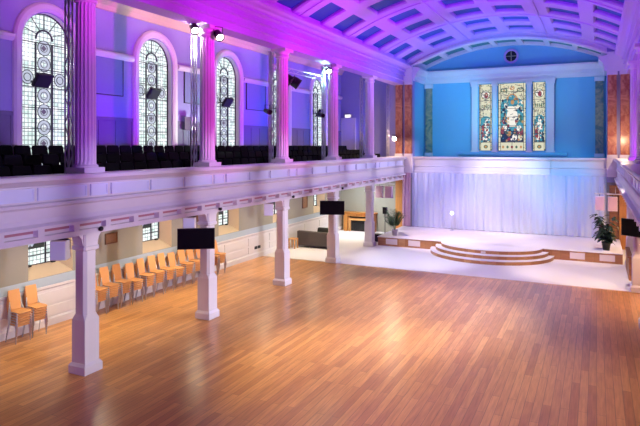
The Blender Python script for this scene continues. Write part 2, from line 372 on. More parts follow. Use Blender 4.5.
# chancel: side walls, back wall with three lancets, tympanum
for x, nm in ((-10.5, 'wall_chancel_left'), (.5, 'wall_chancel_right')):
    a, b_ = sorted((x, x-.3 if x < -5 else x+.3)); struct(MB().box(a, b_, YE+.4, YB+.3, 0, 12.4), nm, M['chancel'])
LAN = [(-6.87, -6.06), (-5.68, -3.99), (-3.60, -2.84)]; ZL0, ZL1 = 5.3, 9.58
t = MB(); xs = [-10.5]+[v for l in LAN for v in l]+[.5]
for k in range(0, len(xs), 2): t.box(xs[k], xs[k+1], YB, YB+.3, 0, 12.4)
for l in LAN: t.box(l[0], l[1], YB, YB+.3, 0, ZL0); t.box(l[0], l[1], YB, YB+.3, ZL1, 12.4)
struct(t, 'wall_chancel_back', M['chancel'])
def lancet(k, x0, x1, big):
    r = empty('window_%d' % k, ((x0+x1)/2, YB+.14, ZL0), kind='structure'); w = x1-x0; h = ZL1-ZL0
    p = MB(); d = [0]
    def poly(pts, mi): d[0] -= .0002; p.add([(x, d[0], z) for x, z in pts], [tuple(range(len(pts)))], mi)
    def ell(cx, cz, rx, rz, mi, n=18, a0=0, a1=2*pi): poly([(cx+rx*cos(a0+(a1-a0)*i/n), cz+rz*sin(a0+(a1-a0)*i/n)) for i in range(n + (a1-a0 < 6))], mi)
    def rc(x_0, x_1, z0, z1, mi): poly([(x_0, z0), (x_1, z0), (x_1, z1), (x_0, z1)], mi)
    C, T, W, R_, Nv, A_, G = range(7)
    rc(-w/2, w/2, 0, h, C)
    b_ = .12*w if not big else .09*w
    ih = h*.80 if big else h*.52
    # picture field with arched head
    hw = w/2-b_; z0 = h*.13
    poly([(-hw, z0), (hw, z0), (hw, ih-hw*.8)]+[(hw*cos(pi*i/12), ih-hw*.8+hw*.8*sin(pi*i/12)) for i in range(13)][1:], T)
    rnd = random.Random(k)
    if big:
        ell(0, h*.60, hw*.72, h*.25, A_, a0=0); ell(0, h*.60, hw*.58, h*.23, T)
        poly([(-.24, h*.36), (.26, h*.36), (.34, h*.52), (.24, h*.66), (-.2, h*.66), (-.36, h*.5)], W)   # pale robe
        ell(.02, h*.72, .11, .15, A_); poly([(-.5, h*.66), (-.2, h*.58), (-.18, h*.64), (-.45, h*.72)], W); poly([(.5, h*.66), (.2, h*.58), (.18, h*.64), (.45, h*.72)], W)
        poly([(-hw, z0), (hw, z0), (hw, h*.27), (.3, h*.33), (0, h*.29), (-.3, h*.36), (-hw, h*.3)], Nv)
        for cx, cz, mi in ((-.45, .34, W), (.42, .33, W), (.15, .2, W), (.5, .2, C), (-.2, .26, A_)): ell(cx, h*cz, .15, .2, mi)
        for cx, cz, mi in ((.55, .28, R_), (-.58, .3, R_), (-.5, .45, R_), (.52, .47, G), (-.5, .58, Nv), (.5, .6, Nv)): ell(cx, h*cz, .11, .24, mi)
        for q in range(5): ell(-.55+.27*q, h*.055, .07, .09, (A_, G, R_, G, A_)[q])
        ell(-.5, h*.9, .22, .14, G); ell(.5, h*.9, .22, .14, G); ell(-.5, h*.9, .14, .08, C); ell(.5, h*.9, .14, .08, C); ell(0, h*.93, .16, .13, A_)
    else:
        ell(0, h*.84, hw*.95, hw*.95, G); ell(0, h*.84, hw*.8, hw*.8, W); ell(.03, h*.83, hw*.4, hw*.6, R_)
        for q in range(5): rc(-hw+.05+q*hw*.4, -hw+.12+q*hw*.4, h*.64, h*.69, G)
        sgn = -1 if k % 2 else 1
        poly([(-.16, z0), (.18, z0), (.2, h*.33), (.1, h*.42), (-.12, h*.42), (-.2, h*.3)], W)
        poly([(sgn*.05, z0+.3), (sgn*.26, z0+.25), (sgn*.24, h*.38), (sgn*.08, h*.4)], R_); poly([(-sgn*.1, z0), (-sgn*.26, z0), (-sgn*.25, h*.27), (-sgn*.12, h*.24)], Nv)
        ell(0, h*.455, .085, .12, W); rc(-hw, hw, z0, z0+.12, Nv); ell(0, h*.06, .13, .12, G); ell(0, h*.06, .07, .07, A_)
    for q in range(150 if big else 60):
        x = rnd.uniform(-hw, hw); zz = rnd.uniform(z0, ih*.97); 
        if abs(x) < (.2 if big else .1) and h*.36 < zz < h*.66 and big: continue
        sz = rnd.uniform(.03, .085); mi = rnd.choice((T, T, Nv, Nv, W, R_, A_, C, G)) if zz < h*.45 else rnd.choice((T, T, C, W, A_, Nv))
        a0 = rnd.uniform(0, 6); poly([(max(-hw, min(hw, x+sz*cos(a0+6.283*i/5))), zz+1.3*sz*sin(a0+6.283*i/5)) for i in range(5)], mi)
    for q in range(70):
        zz = rnd.uniform(.03, h-.03); x = rnd.choice((-1, 1))*rnd.uniform(hw+.01, w/2-.03); sz = rnd.uniform(.02, .04); poly([(x-sz, zz), (x, zz-sz*1.4), (x+sz, zz), (x, zz+sz*1.4)], rnd.choice((G, W, A_, T, C)))
    for q in range(60):
        zz = rnd.uniform(ih, h-.03); x = rnd.uniform(-hw, hw); sz = rnd.uniform(.02, .05); poly([(x-sz, zz), (x, zz-sz), (x+sz, zz), (x, zz+sz)], rnd.choice((G, W, A_, C, C)))
    for q in range(110 if big else 55):
        zz = rnd.uniform(z0, h-.05); x = rnd.uniform(-hw, hw); L_ = rnd.uniform(.05, .16); a0 = rnd.choice((rnd.uniform(-.4, .4), rnd.uniform(1.1, 2.0))); dx, dz = L_*cos(a0), L_*sin(a0); nx, nz = -sin(a0)*.013, cos(a0)*.013
        poly([(max(-hw, min(hw, x-dx+nx)), zz-dz+nz), (max(-hw, min(hw, x+dx+nx)), zz+dz+nz), (max(-hw, min(hw, x+dx-nx)), zz+dz-nz), (max(-hw, min(hw, x-dx-nx)), zz-dz-nz)], Nv)
    p.build('pane', [M[q] for q in ('cream_g', 'teal_g', 'white_g', 'red_g', 'navy_g', 'amber_g', 'green_g')], r, recalc=False)
    g = MB(); n = 8
    for i in range(n+1): g.box(-w/2, w/2, -.075, -.055, h*i/n-.012, h*i/n+.012)
    for x in ((-w/2+b_, w/2-b_)): g.box(x-.012, x+.012, -.075, -.055, 0, h)
    if big: g.box(-.012, .012, -.075, -.055, 0, h*.13); 
    for x in (-w/2, w/2): g.box(x-.03, x+.03, -.09, -.04, 0, h)
    g.build('window_frame', M['lead'], r)
for k, l in enumerate(LAN): lancet(11+k, l[0], l[1], k == 1)
# pilasters framing the lancets + sill ledge
t = MB()
for x0, x1 in ((-7.31, -6.93), (-6.0, -5.74), (-3.93, -3.66), (-2.78, -2.35)):
    t.box(x0, x1, YB-.16, YB, 5.15, 9.55); t.box(x0-.05, x1+.05, YB-.22, YB, 9.45, 9.66); t.box(x0-.05, x1+.05, YB-.2, YB, 5.1, 5.3)
t.box(-7.4, -2.26, YB-.2, YB, 9.62, 9.8)
struct(t, 'trim_9', M['white'])
t = MB(); t.box(-10.5, .5, YB-.12, YB, 4.9, 5.16)
t.prism_x([(YB, 4.98), (YB-.42, 4.98), (YB-.55, 5.1), (YB-.55, 5.2), (YB, 5.22)], -8.1, -1.6); struct(t, 'trim_10', M['chancel'])
# chancel cornice
prof = [(YB, 9.75), (YB-.12, 9.75), (YB-.14, 10.0), (YB-.2, 10.02), (YB-.2, 10.2), (YB-.3, 10.3), (YB-.42, 10.45), (YB-.42, 10.56), (YB, 10.62)]
t = MB().prism_x(prof, -10.5, .5)
for f in (lambda x: x, mir):
    t.prism_y([(f(-10.5+(YB-a)), z) for a, z in prof], YE+.0, YB)
struct(t, 'trim_11', M['white'])
# corner pilasters of the chancel back wall
for x0 in (-10.36, -.08):
    t = MB().box(x0, x0+.44, YB-.16, YB, 5.1, 9.5, 0); t.box(x0-.05, x0+.49, YB-.22, YB, 9.45, 9.72, 1); t.box(x0-.05, x0+.49, YB-.22, YB, 4.95, 5.15, 1)
    struct(t, 'trim_12' if x0 < -5 else 'trim_13', [M['green_marble'], M['white']])
# round vent in the tympanum
r = empty('round_vent', (-4.87, YB, 11.28), label='round dark vent with a cross bar high above the chancel windows', cat='vent')
b_ = MB(); b_.loft([[(rr*cos(2*pi*i/28), y, rr*sin(2*pi*i/28)) for i in range(28)] for rr, y in ((.46, 0), (.46, -.08), (.40, -.12), (.33, -.08), (.33, -.0))], smooth=True)
b_.build('vent_ring', M['vault'], r)
MB().loft([[(.34*cos(2*pi*i/28), y, .34*sin(2*pi*i/28)) for i in range(28)] for y in (-.005, -.03)]).build('vent_back', M['black'], r)
g = MB().box(-.34, .34, -.06, -.03, -.025, .025); g.box(-.025, .025, -.062, -.032, -.34, .34); g.build('cross_bar', M['green_marble'], r)

# ------------------------------------------------------------------ vault
XS0, XS1, ZSP, RISE = -10.7, 1.05, 10.75, 1.5
XM = (XS0+XS1)/2; VH = (XS1-XS0)/2
def arc_z(x, half, zs, rise):
    R = (half*half+rise*rise)/(2*rise); return zs+rise-R+sqrt(max(R*R-(x+5)**2, 0))
def vault_z(x): return arc_z(x-XM-5, VH, ZSP, RISE)
def nrm(x):
    R = (VH*VH+RISE*RISE)/(2*RISE); q = (x-XM)/R; return Vector((q, 0, sqrt(1-q*q)))
cx = [c+d for c in (XM-4.4, XM, XM+4.4) for d in (-.98, .98)]; CWX = .70
cy = [];  CWY = .77
for yb in [2.85+4.95*i for i in range(7)]: cy += [yb-1.17, yb+1.17]
xb = sorted([XS0, XS1]+[c-CWX for c in cx]+[c+CWX for c in cx]+[XM-2.2, XM+2.2]); yb_ = sorted([-2.6, YE]+[c-CWY for c in cy]+[c+CWY for c in cy])
t = MB(); bead = MB()
def inside(a, cs, w): return any(abs(a-c) < w for c in cs)
for i in range(len(xb)-1):
    sub = 5; X = [xb[i]+(xb[i+1]-xb[i])*q/sub for q in range(sub+1)]
    cm = (xb[i]+xb[i+1])/2; isx = inside(cm, cx, CWX-.01)
    for j in range(len(yb_)-1):
        y0, y1 = yb_[j], yb_[j+1]; isc = isx and inside((y0+y1)/2, cy, CWY-.01)
        lo = [(x, vault_z(x)) for x in X]
        if not isc:
            for q in range(sub): t.add([(*lo[q][:1], y0, lo[q][1]), (lo[q+1][0], y0, lo[q+1][1]), (lo[q+1][0], y1, lo[q+1][1]), (lo[q][0], y1, lo[q][1])], [(0, 1, 2, 3)], 0, True)
        else:
            ins = .05; D = .17
            f = lambda x, d, s_: (cm+(x-cm)*s_+nrm(x).x*d, vault_z(cm+(x-cm)*s_)+nrm(x).z*d)
            s1 = 1-ins/CWX
            a = [f(x, 0, 1) for x in X]; b1 = [f(x, .07, s1) for x in X]; b2 = [f(x, D, s1) for x in X]
            ya = (y0+ins, y1-ins)
            lv = [(a, y0, y1), (b1, *ya), (b2, *ya)]
            for (p0, u0, u1), (p1, v0, v1) in zip(lv[:-1], lv[1:]):
                for q in range(sub):
                    t.add([(p0[q][0], u0, p0[q][1]), (p0[q+1][0], u0, p0[q+1][1]), (p1[q+1][0], v0, p1[q+1][1]), (p1[q][0], v0, p1[q][1])], [(0, 1, 2, 3)], 0)
                    t.add([(p0[q][0], u1, p0[q][1]), (p0[q+1][0], u1, p0[q+1][1]), (p1[q+1][0], v1, p1[q+1][1]), (p1[q][0], v1, p1[q][1])], [(0, 1, 2, 3)], 0)
                for q in (0, sub): t.add([(p0[q][0], u0, p0[q][1]), (p0[q][0], u1, p0[q][1]), (p1[q][0], v1, p1[q][1]), (p1[q][0], v0, p1[q][1])], [(0, 1, 2, 3)], 0)
            for q in range(sub): t.add([(b2[q][0], ya[0], b2[q][1]), (b2[q+1][0], ya[0], b2[q+1][1]), (b2[q+1][0], ya[1], b2[q+1][1]), (b2[q][0], ya[1], b2[q][1])], [(0, 1, 2, 3)], 1)
struct(t, 'ceiling', [M['vault'], M['coffer']], recalc=False)
t = MB()
for xr in (XM-2.2, XM+2.2): t.prism_y([(xr-.09, vault_z(xr)+.02), (xr-.06, vault_z(xr)-.05), (xr+.06, vault_z(xr)-.05), (xr+.09, vault_z(xr)+.02)], -2.6, YE)
for yr in [.4+4.95*i for i in range(7)]:
    rings = []
    for i in range(33):
        x = XS0+(XS1-XS0)*i/32; z = vault_z(x); rings.append([(x, yr-.09, z+.02), (x, yr-.06, z-.05), (x, yr+.06, z-.05), (x, yr+.09, z+.02)])
    t.loft(rings)
struct(t, 'trim_14', M['vault'])
# arch of the chancel: face between vault and opening, coffered soffit
H2, Z2, RI2 = 5.5, 10.68, 1.27
t = MB(); n = 40
xs = [-10.5+11*i/n for i in range(n+1)]
for i in range(n):
    a, b_ = xs[i], xs[i+1]; za, zb = (arc_z(x, H2, Z2, RI2) for x in (a, b_))
    t.add([(a, YE, za), (b_, YE, zb), (b_, YE, 13), (a, YE, 13)], [(0, 1, 2, 3)], 0)
sof = sorted([-10.5, .5]+[c+s_*.62 for c in (-9.6, -8.1, -6.55, -5, -3.45, -1.9, -.4) for s_ in (-1, 1)])
for i in range(len(sof)-1):
    cof = i % 2 == 1; sub = 4; X = [sof[i]+(sof[i+1]-sof[i])*q/sub for q in range(sub+1)]
    for q in range(sub):
        z = [arc_z(x, H2, Z2, RI2) for x in (X[q], X[q+1])]
        def strip(y0, y1, dz, mi): t.add([(X[q], y0, z[0]+dz), (X[q+1], y0, z[1]+dz), (X[q+1], y1, z[1]+dz), (X[q], y1, z[0]+dz)], [(0, 1, 2, 3)], mi)
        if not cof: strip(YE, YB+.05, 0, 0)
        else:
            strip(YE, YE+.45, 0, 0); strip(YB-.5, YB+.05, 0, 0); strip(YE+.45, YB-.5, .16, 1)
            for yy in (YE+.45, YB-.5): t.add([(X[q], yy, z[0]), (X[q+1], yy, z[1]), (X[q+1], yy, z[1]+.16), (X[q], yy, z[0]+.16)], [(0, 1, 2, 3)], 0)
    if cof:
        for x in (X[0], X[-1]):
            z = arc_z(x, H2, Z2, RI2); t.add([(x, YE+.45, z), (x, YB-.5, z), (x, YB-.5, z+.16), (x, YE+.45, z+.16)], [(0, 1, 2, 3)], 0)
struct(t, 'wall_chancel_arch', [M['white'], M['soffit_coffer']], recalc=False)
t = MB()
rings = []
for i in range(41):
    x = xs[i]; z = arc_z(x, H2, Z2, RI2); rings.append([(x, YE-.1, z), (x, YE-.1, z+.1), (x, YE-.04, z+.16), (x, YE+.0, z+.16), (x, YE, z)])
t.loft(rings); struct(t, 'trim_15', M['white'])
for f, nm in ((lambda x: x, 'ceiling_aisle_left'), (mir, 'ceiling_aisle_right')):
    a, b_ = sorted((f(XL-.6), f(-11.3))); struct(MB().box(a, b_, -2.6, YE, 10.93, 11.1), nm, M['white'])
# entablature on the upper columns
for f, nm in ((lambda x: x, 'trim_16'), (mir, 'trim_17')):
    pr = [(-11.75, 9.5), (-11.1, 9.5), (-11.1, 9.74), (-11.0, 9.76), (-11.0, 9.8), (-11.06, 9.83), (-11.06, 10.02), (-10.94, 10.04), (-10.94, 10.1), (-11.0, 10.13), (-11.0, 10.27), (-10.86, 10.32), (-10.86, 10.37), (-10.92, 10.4), (-10.78, 10.5), (-10.62, 10.54), (-10.52, 10.6), (-10.52, 10.7), (-10.7, 10.75), (-10.7, 11.0), (-11.75, 11.0)]
    struct(MB().prism_y([(f(x)+(.35 if f(x) > -5 else 0), z) for x, z in pr], -2.6, YE), nm, M['vault'])

# ------------------------------------------------------------------ galleries
GP = [(-11.5, 4.86), (-11.5, 4.94), (-10.86, 4.94), (-10.83, 4.9), (-10.83, 4.84), (-10.9, 4.8), (-10.98, 4.74), (-11.02, 4.72), (-11.02, 4.36), (-10.95, 4.33), (-10.93, 4.27),
      (-11.0, 4.22), (-11.0, 4.0), (-10.96, 3.9), (-10.86, 3.84), (-10.86, 3.78), (-11.06, 3.76), (-11.06, 3.62), (-11.0, 3.60), (-11.0, 3.48), (-11.5, 3.48)]
def gallery(f, label, group=None):
    r = empty('gallery_balcony', (f(-11.5), 16, 0), label=label, cat='balcony')
    ox, oy = f(-11.5), 16
    g = lambda x: f(x)-ox
    t = MB().prism_y([(g(x), z) for x, z in GP], -2.5-oy, YE-.26-oy); t.build('parapet', M['white'], r)
    t = MB(); xx = sorted((g(-11.02), g(-10.985))); 
    def pan(y0, y1):
        t.box(xx[0], xx[1], y0-oy, y1-oy, 4.40, 4.68)
        b_ = sorted((g(-10.985), g(-10.965)));
        for (a, c, z0, z1) in ((y0, y1, 4.40, 4.43), (y0, y1, 4.65, 4.68), (y0, y0+.03, 4.43, 4.65), (y1-.03, y1, 4.43, 4.65)): t.box(b_[0], b_[1], a-oy, c-oy, z0, z1)
    for y in [.4, 5.35]+YC:
        pan(y-.26, y+.26)
        L_ = 4.95-.52-.16; w = L_/3
        for i in range(3): pan(y+.34+i*w+.05, y+.34+(i+1)*w-.05)
    t.build('raised_panels', M['panel_paint'], r)
    a, c = sorted((g(-11.06), g(-11.05))); MB().box(a, c, -2.4-oy, YE-.4-oy, 3.69, 3.745).build('recess_band', M['rose'], r)  # pinkish strip painting in the shade between the dentils
    a, c = sorted((g(-11.06), g(-10.89))); d0 = MB().box(a, c, -.08, .08, 3.62, 3.775).build('dentil', M['white'], r); d0.location = (0, .05-oy, 0)
    for q in range(1, 37): d = d0.copy(); col.objects.link(d); d.location = (0, .05+.95*q-oy, 0)
    a, c = sorted((g(XL+.02), g(-11.5)))
    t = MB().box(a, c, -2.5-oy, YE-.03-oy, 3.5, 4.0); t.build('soffit', M['white'], r)
    t = MB()
    for k, (xa, xb2, z) in enumerate(((-11.5, -12.95, 4.25), (-12.95, -13.95, 4.5), (-13.95, XL+.02, 4.75))):
        a, c = sorted((g(xa), g(xb2))); t.box(a, c, -2.5-oy, YE-.03-oy, 4.0, z)
    t.build('stepped_deck', M['carpet'], r)
    return r
gallery(lambda x: x, 'long white panelled gallery balcony running down the left side of the hall')
gallery(mir, 'white panelled gallery balcony at the right edge of the hall, lit violet')
# gallery panel across the chancel
r = empty('chancel_balcony', (-5, YE, 3.9), label='pale panelled balcony front across the chancel above the white curtain', cat='balcony')
z = lambda v: v-3.9
pf = [(.35, 3.92), (-.02, 3.92), (-.02, 4.02), (.05, 4.05), (.05, 4.3), (.0, 4.34), (.05, 4.38), (.05, 4.72), (-.02, 4.78), (-.1, 4.84), (-.1, 4.93), (.35, 4.93)]
MB().prism_x([(a, z(b_)) for a, b_ in pf], -5.5, 5.5).build('parapet', M['white'], r)
pc = [(a-.22, b_) for a, b_ in pf[1:-1]]
MB().prism_x([(.04, z(3.92))]+[(a, z(b_)) for a, b_ in pc]+[(.04, z(4.93))], -2.45, 2.6).build('breakfront', M['white'], r)
MB().box(-5.45, 5.45, .62, 2.4, z(4.45), z(4.6)).build('deck', M['carpet'], r)

# ------------------------------------------------------------------ columns
def oct_ring(h, c, z): return [(x, y, z) for x, y in ((h, -h+c), (h, h-c), (h-c, h), (-h+c, h), (-h, h-c), (-h, -h+c), (-h+c, -h), (h-c, -h))]
def make_pillar():
    r = empty('lower_pillar')
    t = MB().box(-.28, .28, -.28, .28, 0.012, .20); t.loft([[(s_*a, t_*a, zz) for s_, t_ in ((1, -1), (1, 1), (-1, 1), (-1, -1))] for a, zz in ((.28, .20), (.235, .27))]); t.build('plinth', M['white'], r)
    MB().loft([oct_ring(.225, .005, .25), oct_ring(.225, .005, 1.32), oct_ring(.195, .07, 1.46), oct_ring(.195, .07, 3.1)]).build('shaft', M['white'], r)
    t = MB().loft([oct_ring(.2, .06, 3.02), oct_ring(.24, .04, 3.05), oct_ring(.24, .04, 3.12), oct_ring(.215, .04, 3.15), oct_ring(.23, .03, 3.49)])
    for sy in (-1, 1):        # curved brackets running along the balcony beam
        pts = [(sy*.2, 3.12), (sy*.23, 3.2), (sy*.27, 3.34), (sy*.34, 3.42), (sy*.36, 3.49), (sy*.2, 3.49)]; t.prism_x(pts, -.16, .16)
    t.build('capital', M['white'], r)
    return r
def make_upper():
    r = empty('upper_column')
    t = MB().box(-.32, .32, -.32, .32, 0, .13).lathe([(.3, .13), (.3, .17), (.27, .2)], n=24); t.build('base', M['white'], r)
    t = MB(); n = 32; rings = []
    for zz, a in ((.19, .255), (.3, .25), (2.0, .245), (4.1, .23), (4.25, .225)):
        fl = 0 if zz in (.19, 4.25) else .022
        rings.append([((a-fl*(i % 2))*cos(2*pi*i/n), (a-fl*(i % 2))*sin(2*pi*i/n), zz) for i in range(n)])
    t.loft(rings); t.build('fluted_shaft', M['white'], r)
    t = MB().lathe([(.25, 4.2), (.28, 4.23), (.28, 4.28), (.25, 4.31), (.27, 4.38), (.32, 4.44)], n=20); t.box(-.33, .33, -.33, .33, 4.44, 4.56); t.build('capital', M['white'], r)
    return r
pil = make_pillar(); upc = make_upper()
for side, f in (('left', lambda x: x), ('right', mir)):
    for k, y in enumerate(YC):
        if side == 'right' and k < 2: continue
        o = pil if (side, k) == ('left', 0) else copy_tree(pil); o.location = (f(XC), y, 0)
        if side == 'left':
            L1 = ['nearest white chamfered pillar under the left balcony, in front of the window', 'white pillar under the left balcony with a black screen, second from the near end',
                  'white pillar under the left balcony standing mid-hall between the two black screens', 'white pillar under the left balcony carrying the further black screen, at edge of white carpet',
                  'last white pillar under the left balcony, on the white carpet by the fireplace'][k]
            L2 = ['nearest fluted column on the left balcony, beside the big arched window', 'fluted column on the left balcony lit by a white spotlight at its top',
                  'magenta lit fluted column in the middle of the left balcony', 'fluted column on the left balcony with white light at its head, left of the upstairs door', 'last fluted column on the left balcony, right of the upstairs door'][k]
        else:
            L1 = ['white pillar cut off by the right edge of the photo', 'tan lit pillar under the right balcony behind the black screen', 'furthest pillar under the right balcony beside the stage'][k-2]
            L2 = ['column on the right balcony beyond the right edge of the photo', 'dark blue column on the right balcony at the right edge of the photo', 'purple column on the right balcony nearest the chancel'][k-2]
        tag(o, L1, 'pillar', 'pillars under the balconies')
        o = upc if (side, k) == ('left', 0) else copy_tree(upc); o.location = (f(XC)+(.18 if side == 'right' else 0), y, 4.94); tag(o, L2, 'column', 'columns on the balconies')
# marble pilasters beside the chancel arch
for f, sd in ((lambda x: x, 'left'), (mir, 'right')):
    for q, (x0, x1) in enumerate(((-11.6, -11.16), (-10.98, -10.54))):
        a, b_ = sorted((f(x0), f(x1))); c = (a+b_)/2; hw = (b_-a)/2
        r = empty('marble_pilaster', (c, YE-.02, 4.94), label='red marble pilaster %s the chancel arch, %s of the pair' % ('left of' if sd == 'left' else 'right of', 'outer' if q == 0 else 'inner'), cat='pilaster', group='red marble pilasters')
        MB().box(-hw, hw, -.16, 0, .18, 4.55).build('shaft', M['red_marble'], r)
        MB().box(-hw-.04, hw+.04, -.21, 0, 0, .18).build('base', M['white'], r)
        MB().box(-hw-.04, hw+.04, -.21, 0, 4.55, 4.75).build('capital', M['white'], r)
    a, b_ = sorted((f(-11.66), f(-10.5)))
    struct(MB().box(a, b_, YE-.24, YE, 9.7, 10.75).box(a, b_, YE-.2, YE, 3.9, 4.93), 'trim_18' if sd == 'left' else 'trim_19', M['white'])
    a, b_ = sorted((f(-11.55), f(-11.1)))
    o = MB().box(a, b_, YE-.34, YE-.13, .012, 3.9).build('wooden_pilaster', M['oak'], bevel=.01); tag(o, 'amber oak pilaster under the %s balcony beside the stage curtain' % sd, 'pilaster')

# ------------------------------------------------------------------ stage
t = MB(); XA, XB2 = -11.1, 1.1; YF = 30.5
def ell_front(a, b_, n=32): return [(-4.95+a*cos(pi+pi*i/n), YF+b_*sin(pi+pi*i/n)) for i in range(n+1)]
st = empty('stage', (-5, 33, .012), label='low oak fronted stage with white carpet and three curved steps', cat='stage')
off = lambda pts: [(x+5, y-33) for x, y in pts]
def step(a, b_, z0, z1, nm):
    t = MB(); ring = ell_front(a, b_); ring = [(x, y) for x, y in ring]
    p0 = off(ring+[(-4.95+a, YF-.04), (-4.95-a, YF-.04)])
    t.loft([[(x, y, z0) for x, y in p0], [(x, y, z1-.012) for x, y in p0]], 0)
    p1 = off(ell_front(a+.01, b_+.01)+[(-4.95+a+.01, YF-.04), (-4.95-a-.01, YF-.04)])
    t.loft([[(x, y, z1-.012) for x, y in p1], [(x, y, z1) for x, y in p1]], 1)
    return t.build(nm, [M['stage_wood'], M['carpet']], st)
step(3.06, 2.8, 0, .17, 'step'); step(2.8, 2.32, .17, .335, 'step'); step(2.52, 1.86, .335, .5, 'step')
MB().box(XA+5, XB2+5, YF-33, YE-33-.02, 0, .465).build('stage_front', M['stage_wood'], st)
MB().box(XA+5-.03, XB2+5+.03, YF-33-.039, YE-33-.02, .465, .5).build('stage_top', M['carpet'], st)
for x in (-10.3, -9.0, -.85, .45):
    MB().box(x+5-.33, x+5+.33, YF-33-.02, YF-33, .1, .40).build('vent_grille', M['pale_panel'], st)
MB().box(-.1, .12, YF-1.9-33, YF-1.84-33, .36, .45).build('socket_plate', M['pale_panel'], st)

# curtain
def curtain_sheet(x0, x1, y, z0, z1, amp, wl, seed, nz=10):
    rnd = random.Random(seed); n = int((x1-x0)/wl*7); ph = [rnd.uniform(-.9, .9) for _ in range(n+1)]
    pos = []; a = 0
    for i in range(n+1): a += 2*pi/7*rnd.uniform(.7, 1.3); pos.append((a, amp*rnd.choice((.25, .5, .9, 1.4, 2.2))))
    rows = []
    for k in range(nz+1):
        q = k/nz; zz = z1+(z0-z1)*q
        rows.append([(x0+(x1-x0)*i/n, y+pos[i][1]*sin(pos[i][0]+.5*q*ph[i])*(.55+.45*q), zz) for i in range(n+1)])
    return rows
t = MB(); t.loft(curtain_sheet(-10.5, .45, YE-.22, .55, 3.92, .075, .34, 3), smooth=True, closed=False)
# header tape
o = t.build('stage_curtain', M['sheer'], recalc=False); tag(o, 'wide sheer white gathered curtain across the back of the stage', 'curtain')
o.location = (0, 0, 0)
t = MB(); t.loft(curtain_sheet(-11.12, -10.52, YE-.34, .55, 3.92, .07, .2, 8), smooth=True, closed=False)
o = t.build('side_drape', M['drape'], recalc=False); tag(o, 'dusty pink drape hanging left of the sheer stage curtain', 'curtain')
# plain wall closing the space under the chancel balcony
struct(MB().box(-10.5, .5, YE+.5, YE+.6, 0, 4.4), 'wall_stage_back', M['white'])
# wooden partition panelling under the right gallery
o = MB().box(.62, 2.9, YE-.12, YE-.02, .012, 3.45).build('plank_partition', M['plank']); tag(o, 'upright brown plank partition under the right balcony behind the dark plant', 'partition')
o = MB().box(1.2, 1.3, 27.0, 29.6, .012, .95).box(1.16, 1.34, 26.95, 29.65, .95, 1.0).build('wooden_screen', M['plank']); tag(o, 'low wooden screen at the right end of the stage', 'screen')

# ------------------------------------------------------------------ stacking chairs
def make_chair():
    r = empty('stacking_chair')           # faces +x, seat height .53
    def shell(pts, hw, th, name):
        t = MB(); rings = []
        for (x, zz, w) in pts: rings.append([(x, -w*hw, zz), (x, w*hw, zz)])
        n = len(pts); vs = []; 
        for i, (x, zz, w) in enumerate(pts):
            a = pts[max(i-1, 0)]; b_ = pts[min(i+1, n-1)]; d = Vector((b_[0]-a[0], 0, b_[1]-a[1])).normalized(); nn = Vector((-d.z, 0, d.x))*th
            vs.append([(x+nn.x/2, -w*hw, zz+nn.z/2), (x+nn.x/2, w*hw, zz+nn.z/2), (x-nn.x/2, w*hw, zz-nn.z/2), (x-nn.x/2, -w*hw, zz-nn.z/2)])
        t.loft(vs); t.build(name, M['ply'], r, bevel=.008)
    shell([(-.2, .525, .86), (-.1, .51, .95), (.1, .515, .98), (.2, .51, .94), (.25, .485, .84)], .215, .02, 'seat')
    shell([(-.205, .54, .8), (-.225, .62, .86), (-.26, .78, .94), (-.30, .94, .96), (-.33, 1.07, .9)], .185, .02, 'backrest')
    for sy in (-1, 1):
        t = MB().tube([(-.25, sy*.165, .75), (-.2, sy*.185, .56), (-.14, sy*.2, .495), (.12, sy*.2, .495), (.17, sy*.2, .47), (.22, sy*.215, .0)], .013, 6); t.build('side_frame', M['chrome'], r)
        MB().tube([(-.08, sy*.22, .48), (-.22, sy*.25, .0)], .013, 6).build('rear_leg', M['chrome'], r)
    MB().tube([(.12, -.2, .495), (.12, .2, .495)], .011, 6).build('crossbar', M['chrome'], r)
    return r
chair = make_chair(); first = True
stacks = [11.06, 11.63]+[13.9+.57*i for i in range(13)]
NUM = ['topmost', 'second from the top', 'third from the top', 'fourth from the top', 'fifth from the top', 'bottom']
for k, y in enumerate(stacks):
    n = 6 if k not in (5, 9) else 5
    if k < 2: ref = ['leftmost stack at the photo edge', 'stack just left of the nearest pillar'][k]
    elif k < 12: ref = '%s stack right of the nearest pillar' % ORD[k-2]
    else: ref = ['stack half hidden behind the second pillar', 'stack hidden behind the second pillar', 'stack just right of the second pillar'][k-12]
    sl = random.Random(k).uniform(-.03, .03); rz = random.Random(k+50).uniform(-.08, .08)-.08
    for j in range(n):
        c = chair if first else copy_tree(chair); first = False
        c.location = (XL+.52+.014*j+sl, y, .074*j); c.rotation_euler = (0, 0, rz)
        w = NUM[n-1-j] if j else 'bottom'
        tag(c, 'plywood chair, %s, %s' % (w, ref), 'chair', 'stacked wooden chairs along the left wall')

